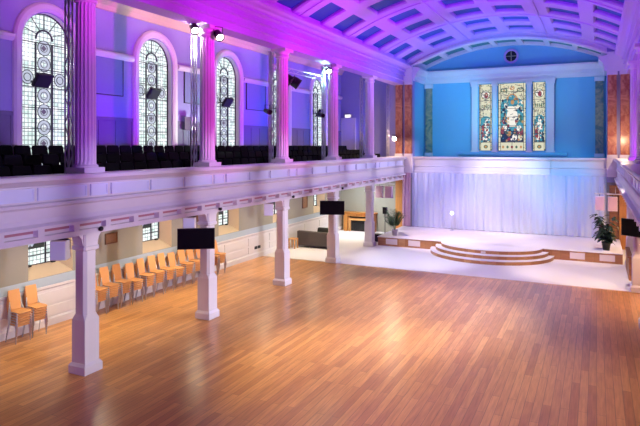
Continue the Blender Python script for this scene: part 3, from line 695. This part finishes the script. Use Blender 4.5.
# ------------------------------------------------------------------ black seats of the left gallery
def make_seat():
    r = empty('theatre_chair')
    t = MB().cbox((.06, 0, .40), (.44, .46, .09)); t.cbox((.0, -.265, .32), (.36, .03, .62)); t.build('seat', M['seat'], r, bevel=.02)
    t = MB().loft([[(x-.03+dx, sy, zz) for dx, sy in ((-.03, -w), (.03, -w), (.03, w), (-.03, w))] for x, zz, w in ((-.13, .40, .25), (-.18, .62, .262), (-.21, .80, .255), (-.215, .87, .22))])
    t.build('backrest', M['seat'], r, bevel=.02)
    return r
gs = make_seat(); first = True
bayname = ['left of the nearest gallery column', 'between the first and second gallery columns', 'between the second and third gallery columns', 'between the third and fourth gallery columns', 'between the fourth and fifth gallery columns', 'beyond the last gallery column']
for rk, (x, z0, rn) in enumerate(((-12.25, 4.25, 'front'), (-13.4, 4.5, 'middle'), (-14.6, 4.75, 'back'))):
    y = 7.6 + .6*rk
    while y < 34.6:
        c = gs if first else copy_tree(gs); first = False
        c.location = (x, y, z0)
        b_ = sum(y > v for v in YC)
        tag(c, 'black gallery seat, %s row, %s' % (rn, bayname[b_]), 'seat', 'black %s row seats %s' % (rn, bayname[b_]))
        y += .57

# ------------------------------------------------------------------ trusses and stage lights
def make_truss(h=4.5):
    r = empty('lighting_truss')
    t = MB(); a = .06
    for sx, sy in ((-1, -1), (1, -1), (1, 1), (-1, 1)): t.tube([(sx*a, sy*a, .03), (sx*a, sy*a, h)], .022, 6)
    t.build('chords', M['alu'], r)
    t = MB(); n = 14
    for i in range(n):
        z0, z1 = .06+(h-.1)*i/n, .06+(h-.1)*(i+1)/n
        for q, ((x0, y0), (x1, y1)) in enumerate((((-1, -1), (1, -1)), ((1, -1), (1, 1)), ((1, 1), (-1, 1)), ((-1, 1), (-1, -1)))):
            p, q_ = (z0, z1) if (i+q) % 2 else (z1, z0)
            t.tube([(x0*a, y0*a, p), (x1*a, y1*a, q_)], .01, 4)
    t.build('lattice', M['alu'], r)
    MB().box(-.1, .1, -.1, .1, 0, .04).build('base_plate', M['alu'], r)
    return r
tr = make_truss(5.2)
TY = [10.18, 15.13, 20.08, 25.03, 29.98, 34.5]
wh = ['beside the nearest gallery column, its edge glowing blue', 'beside the second gallery column under the white spotlight', 'beside the magenta middle gallery column', 'beside the gallery column left of the upstairs door', 'beside the last gallery column', 'by the red marble at the left balcony end']
for k, y in enumerate(TY):
    o = tr if k == 0 else copy_tree(tr); o.location = (-11.9, y, 4.25); tag(o, 'slim silver lattice lighting truss '+wh[k], 'truss', 'lighting trusses on the left balcony')
# horizontal truss
t = MB(); 
r = empty('crossbar_truss', (-11.72, 22.25, 8.8), label='horizontal silver truss bar between the third and fourth gallery trusses', cat='truss')
t = MB()
for zz in (-.09, .09): t.tube([(0, -2.4, zz), (0, 2.4, zz)], .022, 6)
t.build('chords', M['alu'], r)
t = MB()
for i in range(12): t.tube([(0, -2.4+.4*i, -.09 if i % 2 else .09), (0, -2.0+.4*i, .09 if i % 2 else -.09)], .01, 4)
t.build('lattice', M['alu'], r)
def make_spot(loc, aim, label, on=True, r_=.13):
    r = empty('spotlight', loc, label=label, cat='spotlight', group='theatre spotlights on the left balcony')
    d = (Vector(aim)-Vector(loc)).normalized(); q = d.to_track_quat('Z', 'Y').to_matrix()
    t = MB(); pr = [(.05, -.24), (r_*.8, -.2), (r_, -.05), (r_, .16), (r_*1.08, .17), (r_*1.08, .2), (r_*.9, .2), (r_*.9, .12)]
    rings = [[q @ Vector((a*cos(2*pi*i/16), a*sin(2*pi*i/16), zz)) for i in range(16)] for a, zz in pr]
    t.loft(rings, smooth=True); t.build('lamp_body', M['black'], r)
    t = MB(); t.loft([[q @ Vector((r_*.88*cos(2*pi*i/16), r_*.88*sin(2*pi*i/16), zz)) for i in range(16)] for zz in (.13, .15)]); t.build('lens', M['lamp_on'] if on else M['screen'], r)
    t = MB(); t.tube([q @ Vector((r_*1.15, 0, 0)), q @ Vector((r_*1.15, 0, -.02))+Vector((0, 0, .25)), q @ Vector((-r_*1.15, 0, -.02))+Vector((0, 0, .25)), q @ Vector((-r_*1.15, 0, 0))], .014, 6); t.build('yoke', M['black'], r)
    return r
make_spot((-11.5, 14.65, 9.35), (-5, 9, 2.0), 'glowing white spotlight on the left of the second gallery column head')
make_spot((-11.05, 15.3, 9.2), (-3, 10, 2.0), 'glowing white spotlight on the nave side of the second gallery column head')
make_spot((-11.45, 24.65, 9.2), (-5, 14, 2.0), 'glowing white spotlight at the head of the fourth gallery column')
make_spot((-11.3, 34.0, 6.05), (-4, 12, 4.5), 'starry white spotlight low on the far truss beside the red marble pilasters')
for k, (y, zz) in enumerate(((21.1, 8.4), (21.8, 8.35))): make_spot((-11.72, y, zz), (-6, y+3, 4), 'unlit black spotlight hung under the horizontal truss, %s of two' % ('left' if k == 0 else 'right'), False, .23)
for k, y in enumerate((20.08, 25.03)): make_spot((-11.95, y-.2, 7.0 if k == 0 else 7.1), (-5, y-4, 5), 'small unlit black spotlight clamped to the truss at the %s gallery column' % ORD[k+2], False, .1)
# tilted black speakers in front of the arched windows
for k, y in enumerate(YW):
    if k == 3: lb = 'tilted black loudspeaker panel hung across the arched window hidden behind the magenta column'
    else: lb = 'tilted black loudspeaker panel hung across the %s' % ['big arched window at the left edge', 'second arched window from the left', 'arched window right of the white lit column', 'furthest arched window'][(0, 1, 2, 2, 3)[k]]
    r = empty('window_loudspeaker', (XL-.05, y-.46, 7.6), label=lb, cat='loudspeaker', group='tilted black loudspeakers at the arched windows')
    R = Matrix.Rotation(radians(36), 3, 'Y')
    t = MB().cbox((.36, 0, .0), (.12, .56, .46), R=R); t.build('cabinet', M['black'], r, bevel=.02)
    t = MB().cbox(Vector((.36, 0, 0))+R @ Vector((.066, 0, 0)), (.012, .5, .4), R=R); t.build('grille', M['grille'], r)
    t = MB().tube([(-.25, 0, 0), (.36, 0, 0)], .025, 6); t.build('bracket', M['black'], r)

# ------------------------------------------------------------------ screens, loudspeakers, lamps under the galleries
def tv(loc, rz, label, arm):
    r = empty('television', loc, rz, label=label, cat='television', group='black televisions on the pillars')
    MB().box(-.58, .58, -.03, .04, -.33, .33).build('casing', M['black'], r, bevel=.01)
    MB().box(-.56, .56, -.036, -.03, -.305, .31).build('screen', M['screen'], r)
    MB().box(-.2, .2, .04, .09, -.2, .2).tube([(0, .08, 0), (0, arm, 0)], .035, 8).build('wall_bracket', M['black'], r)
tv((-11.36, 14.55, 2.68), radians(35), 'black flat television on the second pillar under the left balcony', .3)
tv((-11.22, 24.55, 2.69), radians(24), 'smaller looking black flat television on the far pillar at the edge of the white carpet', .25)
tv((1.32, 24.6, 2.5), radians(-38), 'black flat television on the right hand pillar near the dark plant', .2)
for k, y in enumerate(YC):
    if k > 2: continue
    r = empty('white_loudspeaker', (-11.84, y-.42, 3.1), radians(30), label='white box loudspeaker under the left balcony beside the %s pillar' % ['nearest', 'second', 'third'][k], cat='loudspeaker', group='white loudspeakers beside the pillars')
    MB().box(-.19, .19, -.17, .17, -.28, .2).build('cabinet', M['white'], r, bevel=.015)
    MB().box(-.17, .17, -.18, -.17, -.26, .18).build('grille', M['panel_paint'], r)
    MB().tube([(0, 0, .2), (0, 0, .39)], .025, 6).box(-.2, .2, -.03, .03, .2, .23).build('bracket', M['black'], r)
for k, y in enumerate(YC[:4]):
    r = empty('eyeball_lamp', (-10.99, y+.02, 3.57), label='tiny black lamp on the balcony beam above the %s pillar' % ['nearest', 'second', 'third', 'fourth'][k], cat='lamp', group='tiny black lamps on the balcony beam')
    t = MB(); t.loft([[(x, a*cos(2*pi*i/12), a*sin(2*pi*i/12)) for i in range(12)] for x, a in ((0, .05), (.03, .06), (.07, .055), (.09, .03))], smooth=True); t.build('lamp_body', M['black'], r)
# hanging speakers on bars near the stage
for sd, f, zz in (('left', lambda x: x, 2.8), ('right', lambda x: -11.28-x, 2.62)):
    yy = 33.3
    r = empty('speaker_bar', (f(-11.75), yy, zz+.48), label='white rail hanging under the %s balcony near the stage' % sd, cat='rail')
    MB().box(-.6, .7, -.03, .03, -.02, .03).build('rail', M['white'], r)
    MB().tube([(-.3, 0, 0), (-.3, 0, 3.5-zz-.5)], .015, 6).tube([(.4, 0, 0), (.4, 0, 3.5-zz-.5)], .015, 6).build('hanger', M['white'], r)
    for q, x in enumerate((-12.02, -11.42)):
        r = empty('hanging_loudspeaker', (f(x), yy, zz), label='pale pink box loudspeaker hanging near the stage under the %s balcony, %s one' % (sd, 'outer' if q == 0 else 'inner'), cat='loudspeaker', group='loudspeakers hanging from the rails')
        MB().box(-.22, .22, -.15, .15, -.38, .36).build('cabinet', M['pale_panel'], r, bevel=.015); MB().box(-.2, .2, -.16, -.15, -.35, .33).build('grille', M['drape'], r)
        MB().tube([(0, 0, .36), (0, 0, .48)], .015, 6).build('bracket', M['black'], r)
# downlights in the gallery soffit
k = 0
for y in [8.0]+[v for v in YW]:
    for x in (-13.5,):
        r = empty('downlight', (x, y, 3.5), label='recessed warm downlight in the ceiling under the left balcony in the %s bay' % ORD[k], cat='lamp', group='downlights under the left balcony')
        MB().lathe([(.14, 0), (.14, -.03), (.10, -.035), (.10, 0)], n=16).build('rim', M['white'], r); MB().lathe([(.095, -.004), (.095, -.012)], n=16).build('bulb', M['lamp_soft'], r)
    k += 1

# ------------------------------------------------------------------ pictures, door, fireplace, sofa
def picture(y, z0, w, h, label):
    r = empty('picture_frame', (XL, y, z0), label=label, cat='picture')
    t = MB()
    for a, b_, c, d in ((-w/2, w/2, 0, .05), (-w/2, w/2, h-.05, h), (-w/2, -w/2+.05, .05, h-.05), (w/2-.05, w/2, .05, h-.05)): t.box(0.003, .05, a, b_, c, d)
    t.build('frame', M['frame_brown'], r); MB().box(.003, .03, -w/2+.05, w/2-.05, .05, h-.05).build('print', M['picture'], r)
picture(15.05, 2.15, .55, .38, 'small brown framed picture on the wall above the stacked chairs, right of the nearest pillar')
picture(20.05, 2.35, .5, .3, 'brown framed picture on the wall behind the second pillar and its screen')
picture(30.0, 1.95, .6, 1.0, 'tall brown framed picture on the wall above the dark sofa')
for (y0, y1, lb) in ((13.9, 15.58, 'between the big arched window and the second one'), (19.06, 20.75, 'left of the white lit column'), (23.75, 25.5, 'left of the magenta middle column')):
    r = empty('acoustic_panel', (XL, (y0+y1)/2, 7.42), label='blue grey panel on the gallery wall '+lb, cat='wall panel', group='acoustic panels on the gallery wall')
    w = (y1-y0)/2; MB().box(.0, .04, -w, w, 0, 1.3).build('panel', M['acoustic'], r)
    t = MB()
    for a, b_, c, d in ((-w-.03, w+.03, -.03, 0), (-w-.03, w+.03, 1.3, 1.33), (-w-.03, -w, 0, 1.3), (w, w+.03, 0, 1.3)): t.box(0, .05, a, b_, c, d)
    t.build('frame', M['lead'], r)
r = empty('wall_loudspeaker', (XL+.35, 19.05, 4.75), label='white box loudspeaker on a dark stand at the gallery wall under the wall panel', cat='loudspeaker')
MB().box(-.16, .16, -.19, .19, 1.5, 2.05).build('cabinet', M['white'], r, bevel=.015); MB().tube([(0, 0, .02), (0, 0, 1.5)], .03, 8).lathe([(.2, 0), (.2, .03), (.03, .05)], n=14).build('stand', M['black'], r)
# upstairs door in the end wall
r = empty('door_1', (-14.93, YE, 4.75), kind='structure')
MB().box(-.42, .42, -.05, 0, 0, 2.6).build('door_panel', M['door'], r)
t = MB().box(-.54, -.42, -.09, 0, 0, 2.6); t.box(.42, .54, -.09, 0, 0, 2.6); t.box(-.54, .54, -.09, 0, 2.6, 2.72)
t.build('door_frame', M['white'], r); MB().tube([(.3, -.05, 1.2), (.3, -.11, 1.2), (.2, -.11, 1.2)], .02, 6).build('door_handle', M['chrome'], r)
t = MB()
for z0, z1 in ((.25, 1.1), (1.4, 2.35)): t.box(-.3, .3, -.062, -.05, z0, z1)
t.build('raised_panels', M['door'], r)
r = empty('emergency_light', (-14.95, YE, 7.5), label='small lit white emergency light above the upstairs door', cat='lamp')
MB().box(-.22, .22, -.1, 0, -.02, .2).build('housing', M['white'], r); MB().box(-.19, .19, -.11, -.1, 0, .18).build('diffuser', emis('soft_lamp', srgb(250, 245, 240), 1.6), r)
# fireplace
r = empty('fireplace', (-14.0, YE-.02, .012), label='oak fireplace surround with black hearth under the left balcony', cat='fireplace')
t = MB().box(-1.05, -.78, -.55, 0, 0, 1.15); t.box(.78, 1.05, -.55, 0, 0, 1.15); t.box(-.78, .78, -.55, 0, .98, 1.15); t.build('surround', M['oak'], r, bevel=.01)
MB().box(-1.15, 1.15, -.65, 0, 1.15, 1.25).build('mantel_shelf', M['oak'], r, bevel=.01)
MB().box(-.78, .78, -.2, 0, 0, .98).build('recess_back', M['hearth'], r)
t = MB().box(-.72, -.6, -.5, -.2, 0, .84); t.box(.6, .72, -.5, -.2, 0, .84); t.box(-.6, .6, -.5, -.2, .72, .84); t.build('inner_surround', M['ply'], r)
t = MB().box(-.6, .6, -.34, -.2, 0, .72)
for i in range(7): t.box(-.46+.14*i, -.44+.14*i, -.40, -.34, .08, .5)
t.box(-.5, .5, -.41, -.38, .08, .1); t.box(-.5, .5, -.41, -.38, .48, .5); t.build('hearth', M['grille'], r)
# sofa
r = empty('sofa', (-13.95, 28.5, .012), radians(-3), label='dark grey brown sofa with its back to the hall on the white carpet', cat='sofa')
MB().box(-1.0, 1.0, -.45, .45, .1, .42).build('base', M['sofa'], r, bevel=.03)
MB().box(-1.0, 1.0, -.5, -.25, .1, .9).build('backrest', M['sofa'], r, bevel=.05)
for s_ in (-1, 1): MB().box(s_*.9-.12, s_*.9+.12, -.45, .5, .1, .72).build('armrest', M['sofa'], r, bevel=.04)
for s_ in (-1, 1): MB().box(s_*.4-.38, s_*.4+.38, -.25, .46, .42, .56).build('seat_cushion', M['sofa'], r, bevel=.05)
for sx in (-.9, .9):
    for sy in (-.4, .4): MB().lathe([(.03, 0), (.04, .1)], (sx, sy, 0), 8).build('leg', M['chrome'], r)
o = MB().cbox((0, 0, 0), (.75, .2, .5)).build('cushion', M['black'], bevel=.08); o.location = (-13.6, 28.62, .84); o.rotation_euler = (-.25, 0, 0); tag(o, 'black cushion leaning on the back of the dark sofa', 'cushion')
r = empty('side_table', (-14.95, 27.6, .012), label='small light wood side table left of the dark sofa', cat='table')
MB().box(-.2, .2, -.2, .2, .5, .55).build('tabletop', M['ply'], r)
for sx in (-.17, .17):
    for sy in (-.17, .17): MB().box(sx-.025, sx+.025, sy-.025, sy+.025, 0, .5).build('leg', M['ply'], r)
r = empty('wall_socket', (XL+.115, 24.6, .5), label='black twin socket on the white wainscot left of the sofa', cat='socket')
MB().box(0, .03, -.26, -.04, -.06, .08).box(0, .03, .04, .26, -.06, .08).build('socket_plate', M['black'], r); MB().box(.03, .04, -.2, -.1, -.02, .04).box(.03, .04, .1, .2, -.02, .04).build('socket_face', M['grille'], r)

# ------------------------------------------------------------------ plants and stage things
def leaf_blade(mb, p, d, L_, w, droop, n=6, mi=0):
    p = Vector(p); d = Vector(d).normalized(); side = d.cross(Vector((0, 0, 1)))
    side = side.normalized() if side.length > 1e-3 else Vector((1, 0, 0)); vs = []
    for i in range(n+1):
        q = i/n; c = p+d*L_*q+Vector((0, 0, -droop*q*q*L_)); ww = w*sin(pi*(.08+.92*q)**.8)*.5
        vs += [c-side*ww, c+Vector((0, 0, .15*w)), c+side*ww]
    fs = []
    for i in range(n): a = 3*i; fs += [(a, a+1, a+4, a+3), (a+1, a+2, a+5, a+4)]
    mb.add(vs, fs, mi, True)
r = empty('potted_palm', (-10.35, 31.2, .512), label='green potted palm at the left end of the stage', cat='plant')
MB().lathe([(.13, 0), (.17, .28), (.19, .3), (.19, .34), (.16, .34), (.15, .3)], n=18).build('pot', M['pot'], r)
MB().lathe([(.15, .29), (.02, .31)], n=14).build('soil', M['soil'], r)
t = MB(); rnd = random.Random(2)
for i in range(24):
    a = rnd.uniform(0, 2*pi); e = rnd.uniform(.75, 1.5); d = (cos(a)*cos(e), sin(a)*cos(e), sin(e)); L_ = rnd.uniform(.8, 1.35)
    b0 = Vector((.04*cos(a), .04*sin(a), .3)); 
    for q in range(9):
        c = b0+Vector(d)*L_*(.3+.08*q)+Vector((0, 0, -.3*(.08*q)**2))
        for s_ in (-1, 1):
            sd = Vector((-sin(a)*s_, cos(a)*s_, .3))+Vector(d)*.7; leaf_blade(t, c, sd, .3, .055, .5, 3)
t.build('fronds', M['leaf'], r, recalc=False)
t = MB()
for i in range(7):
    a = i*.9; t.tube([(.03*cos(a), .03*sin(a), .28), (.1*cos(a), .1*sin(a), .75)], .012, 5, taper=.006)
t.build('stems', M['leaf'], r)
r = empty('leafy_plant', (.42, 31.35, .512), label='bushy dark green potted plant at the right end of the stage', cat='plant')
MB().lathe([(.15, 0), (.2, .34), (.22, .36), (.22, .4), (.18, .4), (.17, .34)], n=18).build('pot', M['black'], r)
t = MB(); rnd = random.Random(5); lf = MB()
for i in range(16):
    a = rnd.uniform(0, 2*pi); R_ = rnd.uniform(.1, .62); h = rnd.uniform(.7, 1.75); e = Vector((R_*cos(a), R_*sin(a), h)); t.tube([(0.02*cos(a), .02*sin(a), .34), (e.x*.4, e.y*.4, .34+(h-.34)*.55), e], .014, 5, taper=.006)
    for q in range(16):
        u = rnd.uniform(.3, 1); p = Vector((e.x*u*.9, e.y*u*.9, .34+(h-.34)*u)); b_ = rnd.uniform(0, 2*pi); leaf_blade(lf, p, (cos(b_), sin(b_), rnd.uniform(-.1, .7)), rnd.uniform(.24, .4), .16, .6, 4)
t.build('stems', M['frame_brown'], r); lf.build('leaves', M['leaf_dark'], r, recalc=False)
# gear left of the stage
r = empty('speaker_on_stand', (-11.35, 32.4, .012), label='small black loudspeaker on a pole stand left of the stage', cat='loudspeaker')
MB().box(-.12, .12, -.12, .12, 1.55, 1.95).build('cabinet', M['black'], r, bevel=.02)
t = MB().tube([(0, 0, .3), (0, 0, 1.55)], .025, 6); t.build('pole', M['black'], r)
for k in range(3): a = k*2.09; MB().tube([(0, 0, .45), (.32*cos(a), .32*sin(a), .02)], .016, 6).build('leg', M['black'], r)
r = empty('amplifier_case', (-11.5, 31.6, .012), label='black equipment case on the white carpet left of the stage', cat='case')
MB().box(-.25, .25, -.2, .2, 0.02, .45).build('case', M['black'], r, bevel=.02); MB().box(-.2, .2, -.215, -.2, .08, .38).build('front_panel', M['grille'], r); MB().tube([(-.12, 0, .45), (-.12, 0, .52), (.12, 0, .52), (.12, 0, .45)], .015, 6).build('handle', M['chrome'], r)
r = empty('pink_bench_block', (-11.75, 30.9, .012), label='pinkish wooden block beside the left corner of the stage', cat='box')
MB().box(-.22, .22, -.2, .2, 0, .8).build('carcass', M['stage_wood'], r, bevel=.01); MB().box(-.24, .24, -.22, .22, .8, .84).build('lid', M['drape'], r)
r = empty('stage_lamp', (-7.85, 34.5, .512), label='small glowing white lamp on a thin stand in front of the sheer curtain', cat='lamp')
MB().tube([(0, 0, .03), (0, 0, .98)], .018, 6).lathe([(.14, 0), (.14, .025), (.03, .04)], n=14).build('stand', M['alu'], r)
MB().lathe([(.02, .96), (.09, 1.0), (.1, 1.06), (.06, 1.13), (.01, 1.15)], n=14).build('bulb', emis('lamp_bulb', srgb(255, 250, 245), 5), r)

# ------------------------------------------------------------------ lights
def spot(loc, aim, color, power, ang=80, blend=.8, rad=.15):
    l = bpy.data.lights.new('stage_light', 'SPOT'); l.color = color; l.energy = power; l.spot_size = radians(ang); l.spot_blend = blend; l.shadow_soft_size = rad
    o = bpy.data.objects.new('stage_light', l); col.objects.link(o); o.location = loc
    o.rotation_euler = (Vector(aim)-Vector(loc)).to_track_quat('-Z', 'Y').to_euler(); return o
def point(loc, color, power, rad=.1):
    l = bpy.data.lights.new('lamp_light', 'POINT'); l.color = color; l.energy = power; l.shadow_soft_size = rad
    o = bpy.data.objects.new('lamp_light', l); col.objects.link(o); o.location = loc; return o
def area(loc, aim, color, power, sx, sy):
    l = bpy.data.lights.new('window_light', 'AREA'); l.shape = 'RECTANGLE'; l.size = sx; l.size_y = sy; l.color = color; l.energy = power
    o = bpy.data.objects.new('window_light', l); col.objects.link(o); o.location = loc
    o.rotation_euler = (Vector(aim)-Vector(loc)).to_track_quat('-Z', 'Y').to_euler(); return o
MAG, VIO, BLU, CYA, WHT, LAV, WRM = (1, .04, .85), (.4, .06, 1), (.03, .12, 1), (.05, .42, 1), (1, .95, .92), (.72, .66, 1), (1, .72, .42)
LW = {'balc': (1.6, 1.8, 3.2), 'ball': (0.0, 0.1556, 0.2585), 'balr': (0, 1.5, 2.8), 'beam0': (2.2, 0.0, 2.4), 'beam1': (2.8, 0, 3.2), 'beam2': (2.4, 0, 3.0), 'beam3': (1.4, 0.1, 2.8), 'beam4': (0.7, 0.45, 2.4), 'carl': (2.6642, 2.7221, 2.9872), 'carm': (1.6, 1.5, 1.6), 'carr': (3.2238, 2.5718, 1.874), 'chanb': (0, 0.7, 0.95), 'chanc': (0, 0.08, 0.35), 'chanl': (0.3, 1.6, 2.3), 'chanm': (0.0, 0.0, 0.0), 'chanr': (0, 0.62, 0.75), 'cols0': (1.2, 0.3, 2.6), 'cols1': (3.0, 0, 2.8), 'cols2': (3.771, 0.0, 3.3142), 'cols3': (1.9401, 0.1414, 1.5676), 'cols4': (1.8266, 0.5906, 2.5612), 'corn1': (1.2, 0.95, 0.5), 'corn2': (3.6, 2.9, 1.3), 'corn3': (2.4, 1.9, 0.9), 'corn4': (0.9, 0.7, 0.4), 'curc': (1.95, 2.1, 2.6), 'curl': (0.7, 0.85, 2.1), 'curr': (0, 0.35, 1.4), 'down0': (0.7, 0.6, 0.42), 'downf': (5.0008, 5.7802, 6.3588), 'downr': (2.6, 1.7, 0.9), 'far': (1.6, 1.1, 0.7), 'floor2': (2.4, 2.0, 1.2), 'floor3': (2.4, 2.4, 3.4), 'floor4': (1.5, 1.1, 0.8), 'head2': (0.5, 0.45, 0.5), 'head4': (0.3256, 0.7211, 0.6093), 'rear': (0.0624, 0.0, 0.206), 'rgal': (0.5, 0.05, 0.9), 'stl': (2.7463, 2.0584, 2.0648), 'stm': (1.7, 1.5, 1.5), 'str': (1.5, 1.25, 1.15), 'va': (1.5, 0, 3.6), 'vb': (1.0, 0, 4), 'vc': (0.7, 0, 3.2), 'vd': (0.55, 0, 2.8), 've': (0.1, 0.6, 3.2), 'vf': (0.15, 0.35, 2.4), 'vg': (0.1, 0.5, 2.6), 'wall0': (0.3, 0.25, 0.7), 'wall1': (0.2, 0, 2.2), 'wall2': (1.6367, 2.2695, 1.6688), 'wall3': (0.1, 0, 2.5), 'wall4': (0, 0.12, 1.8), 'wall5': (0, 0.18, 2.0), 'wall6': (0.0, 0.0249, 1.5118), 'down1': (1.45, 1.25, 0.85), 'down2': (1.45, 1.25, 0.85), 'down3': (1.45, 1.25, 0.85), 'down4': (1.45, 1.25, 0.85), 'down5': (1.45, 1.25, 0.85), 'low0': (5.2, 5.0, 5.6), 'low1': (5.2, 5.0, 5.6), 'low2': (5.2, 5.0, 5.6), 'low3': (5.2, 5.0, 5.6), 'par0': (2.9, 2.55, 4.0), 'par1': (2.9, 2.55, 4.0), 'par2': (2.9, 2.55, 4.0), 'par3': (2.9, 2.55, 4.0)}
def lit(key, kind, *a, **k):
    """one lamp (or bank of lamps) with its gel colour and power taken from LW"""
    c = LW.get(key, (1, 1, 1)); m = max(c)
    if m <= 0: return
    o = kind(*a, tuple(v/m for v in c), k.pop('p')*m, *k.pop('x', ()), **k)
    return o
l = lit('rear', area, (-4, -2.4, 3.4), (-5, 13, 0), p=1500, x=(9, 3))  # unseen soft fill at the windowless rear wall, standing for daylight
if l: l.data.spread = radians(110)
# unseen washes along the balcony rails and mid-nave: beam, upper columns, vault
for i, y in enumerate((9.5, 14.5, 19.5, 24.5, 29.5)):
    lit('beam%d' % i, spot, (.75, y, 5.05), (-10.7, y+1.5, 10.5), p=2000, x=(30,))
    lit('cols%d' % i, spot, (.75, y, 5.05), (-11.2, y+1.0, 7.3), p=1200, x=(30,))
lit('va', spot, (.75, 17, 5.05), (-9, 23.5, 11.2), p=1500, x=(48,)); lit('vb', spot, (-10.7, 17, 5.05), (-1, 23.5, 11.8), p=1500, x=(48,))
lit('vc', spot, (.75, 22, 5.05), (-8, 29, 11.4), p=1500, x=(48,)); lit('vd', spot, (-10.7, 22, 5.05), (-1, 29, 11.4), p=1500, x=(48,))
lit('ve', spot, (.75, 26, 5.05), (-8, 34, 11.4), p=1200, x=(44,)); lit('vf', spot, (-10.7, 26, 5.05), (-1.5, 34, 11.4), p=1200, x=(44,))
lit('vg', spot, (-5, 27, 5.5), (-5, 33, 12), p=900, x=(60,))
for i, y in enumerate((9.6, 14.9, 19.0, 23.6, 26.6, 31.0, 33.8)):
    lit('wall%d' % i, spot, (-12.6, y+.5, 5.4), (XL, y, 8.0), p=300, x=(100, .9))
lit('chanl', spot, (-2, 28, 6.2), (-8.6, 37.9, 7.6), p=1800, x=(36,))  # unseen spots hung in mid-air for the chancel wash
lit('chanr', spot, (-8, 28, 6.2), (-1.3, 37.9, 7.6), p=1800, x=(34,))
lit('chanm', spot, (-5, 26, 9.6), (-4.85, 37.9, 7.4), p=1800, x=(26,))
lit('chanc', spot, (-5, 35.9, 5.0), (-5, 37.9, 11.0), p=400, x=(130,))
lit('chanb', spot, (-5, 33, 5.2), (-5, 37.9, 10.6), p=500, x=(90,))
lit('curl', spot, (-8.5, 26, 8), (-8.5, 35.2, 2.4), p=1500, x=(32,))  # unseen mid-air spots for curtain, balcony front and stage
lit('curc', spot, (-5, 25, 9.0), (-4.6, 35.2, 2.6), p=1500, x=(32,))
lit('curr', spot, (-1.8, 26, 8), (-1.2, 35, 2.4), p=1200, x=(28,))
lit('ball', spot, (-8, 30, 8), (-8, 35.1, 4.4), p=500, x=(44,)); lit('balr', spot, (-2, 30, 8), (-2, 35.1, 4.4), p=500, x=(44,)); lit('balc', spot, (-5, 30, 8), (-5, 35.1, 4.4), p=500, x=(44,))
lit('stl', spot, (-10.3, 27, 8.6), (-7.5, 32.8, .5), p=1400, x=(42,))
lit('stm', spot, (-5, 27, 9.2), (-5, 31.5, .5), p=1400, x=(42,))
lit('str', spot, (.3, 27, 8.6), (-1.6, 32.8, .5), p=1400, x=(42,))
lit('head2', point, (-11.72, 14.95, 9.3), p=200); lit('head4', point, (-11.72, 24.95, 9.2), p=150); lit('far', point, (-11.3, 33.7, 6.0), p=150)
for i, y in enumerate((10.7, 13.4, 15.6, 18.0, 20.6, 23.0, 25.6)): lit('corn%d' % (1+i//2), spot, (-12.2, y, 9.3), (-15.3, y+1.2, 10.75), p=60, x=(46,))  # row of unseen spots added to warm the aisle cornice
lit('floor2', spot, (-10.9, 15.3, 9.1), (-4.5, 13.5, 0), p=2500, x=(56,)); lit('floor4', spot, (-10.9, 24.9, 9.1), (-4, 20, 0), p=2000, x=(56,))
lit('floor3', spot, (.6, 20.2, 9.1), (-6.5, 18.5, 0), p=2000, x=(56,))  # extra floor spot added opposite, without a fixture
lit('carl', spot, (-10.3, 22, 8.6), (-8.2, 27.6, 0), p=1200, x=(40,)); lit('carm', spot, (-5, 21, 9.2), (-4.8, 27.0, 0), p=1200, x=(40,)); lit('carr', spot, (.3, 22, 8.6), (-.8, 27.6, 0), p=1200, x=(40,))  # unseen spots added to brighten the front carpet
for i, y in enumerate((5, 9, 13, 17, 21, 25, 29, 33)): lit('par%d' % (i//2), spot, (.75, y, 5.5), (-11, y+2.5, 4.2), p=900, x=(21,))  # unseen soft fill added for the left parapet
for i, y in enumerate((10.6, 15.6, 20.6, 25.6)): lit('low%d' % i, spot, (.75, y, 3.3), (-11.3, y-.3, 1.5), p=700, x=(22,))  # unseen fill added for the nave faces of the lower pillars
for i, y in enumerate([8.0]+YW): lit('down%d' % i, spot, (-13.5, y, 3.44), (-13.9, y, 0), p=330, x=(165, 1., .12))
lit('downr', spot, (2.4, 23.0, 3.4), (2.2, 24, 0), p=220, x=(160, 1.)); lit('far', point, (1.3, 33.7, 5.9), p=70); lit('downr', spot, (2.6, 31.5, 3.4), (1.6, 33, 0), p=200, x=(160, 1.))  # warm fills without fixtures, added for the right pillars and marble
lit('downf', spot, (-12.9, 33.0, 3.4), (-13.4, 35, .6), p=100, x=(150, 1.))
lit('rgal', spot, (1.9, 27.7, 5.0), (.9, 33, 9), p=300, x=(110,))
w = bpy.data.worlds.new('world'); sc.world = w; w.use_nodes = True
w.node_tree.nodes['Background'].inputs[0].default_value = (.5, .55, .7, 1); w.node_tree.nodes['Background'].inputs[1].default_value = .3

# ------------------------------------------------------------------ camera
cam = bpy.data.cameras.new('camera'); co = bpy.data.objects.new('camera', cam); col.objects.link(co); sc.camera = co
cam.sensor_width = 36; cam.lens = 573/640*36; cam.shift_y = -67/640; cam.clip_start = .05
co.location = (0, 0, 5.6); co.rotation_euler = (radians(90), 0, radians(25.78))
# layout units to metres
done = set()
for o in bpy.data.objects:
    o.location = o.location*S
    if o.type == 'MESH' and o.data.name not in done:
        done.add(o.data.name)
        for v in o.data.vertices: v.co *= S
    if o.type == 'LIGHT' and o.data.name not in done:
        done.add(o.data.name); o.data.energy *= S*S
        if o.data.type == 'AREA': o.data.size *= S; o.data.size_y *= S
sc.view_settings.view_transform = 'Standard'; sc.view_settings.look = 'None'; sc.view_settings.gamma = 1; sc.view_settings.exposure = 0
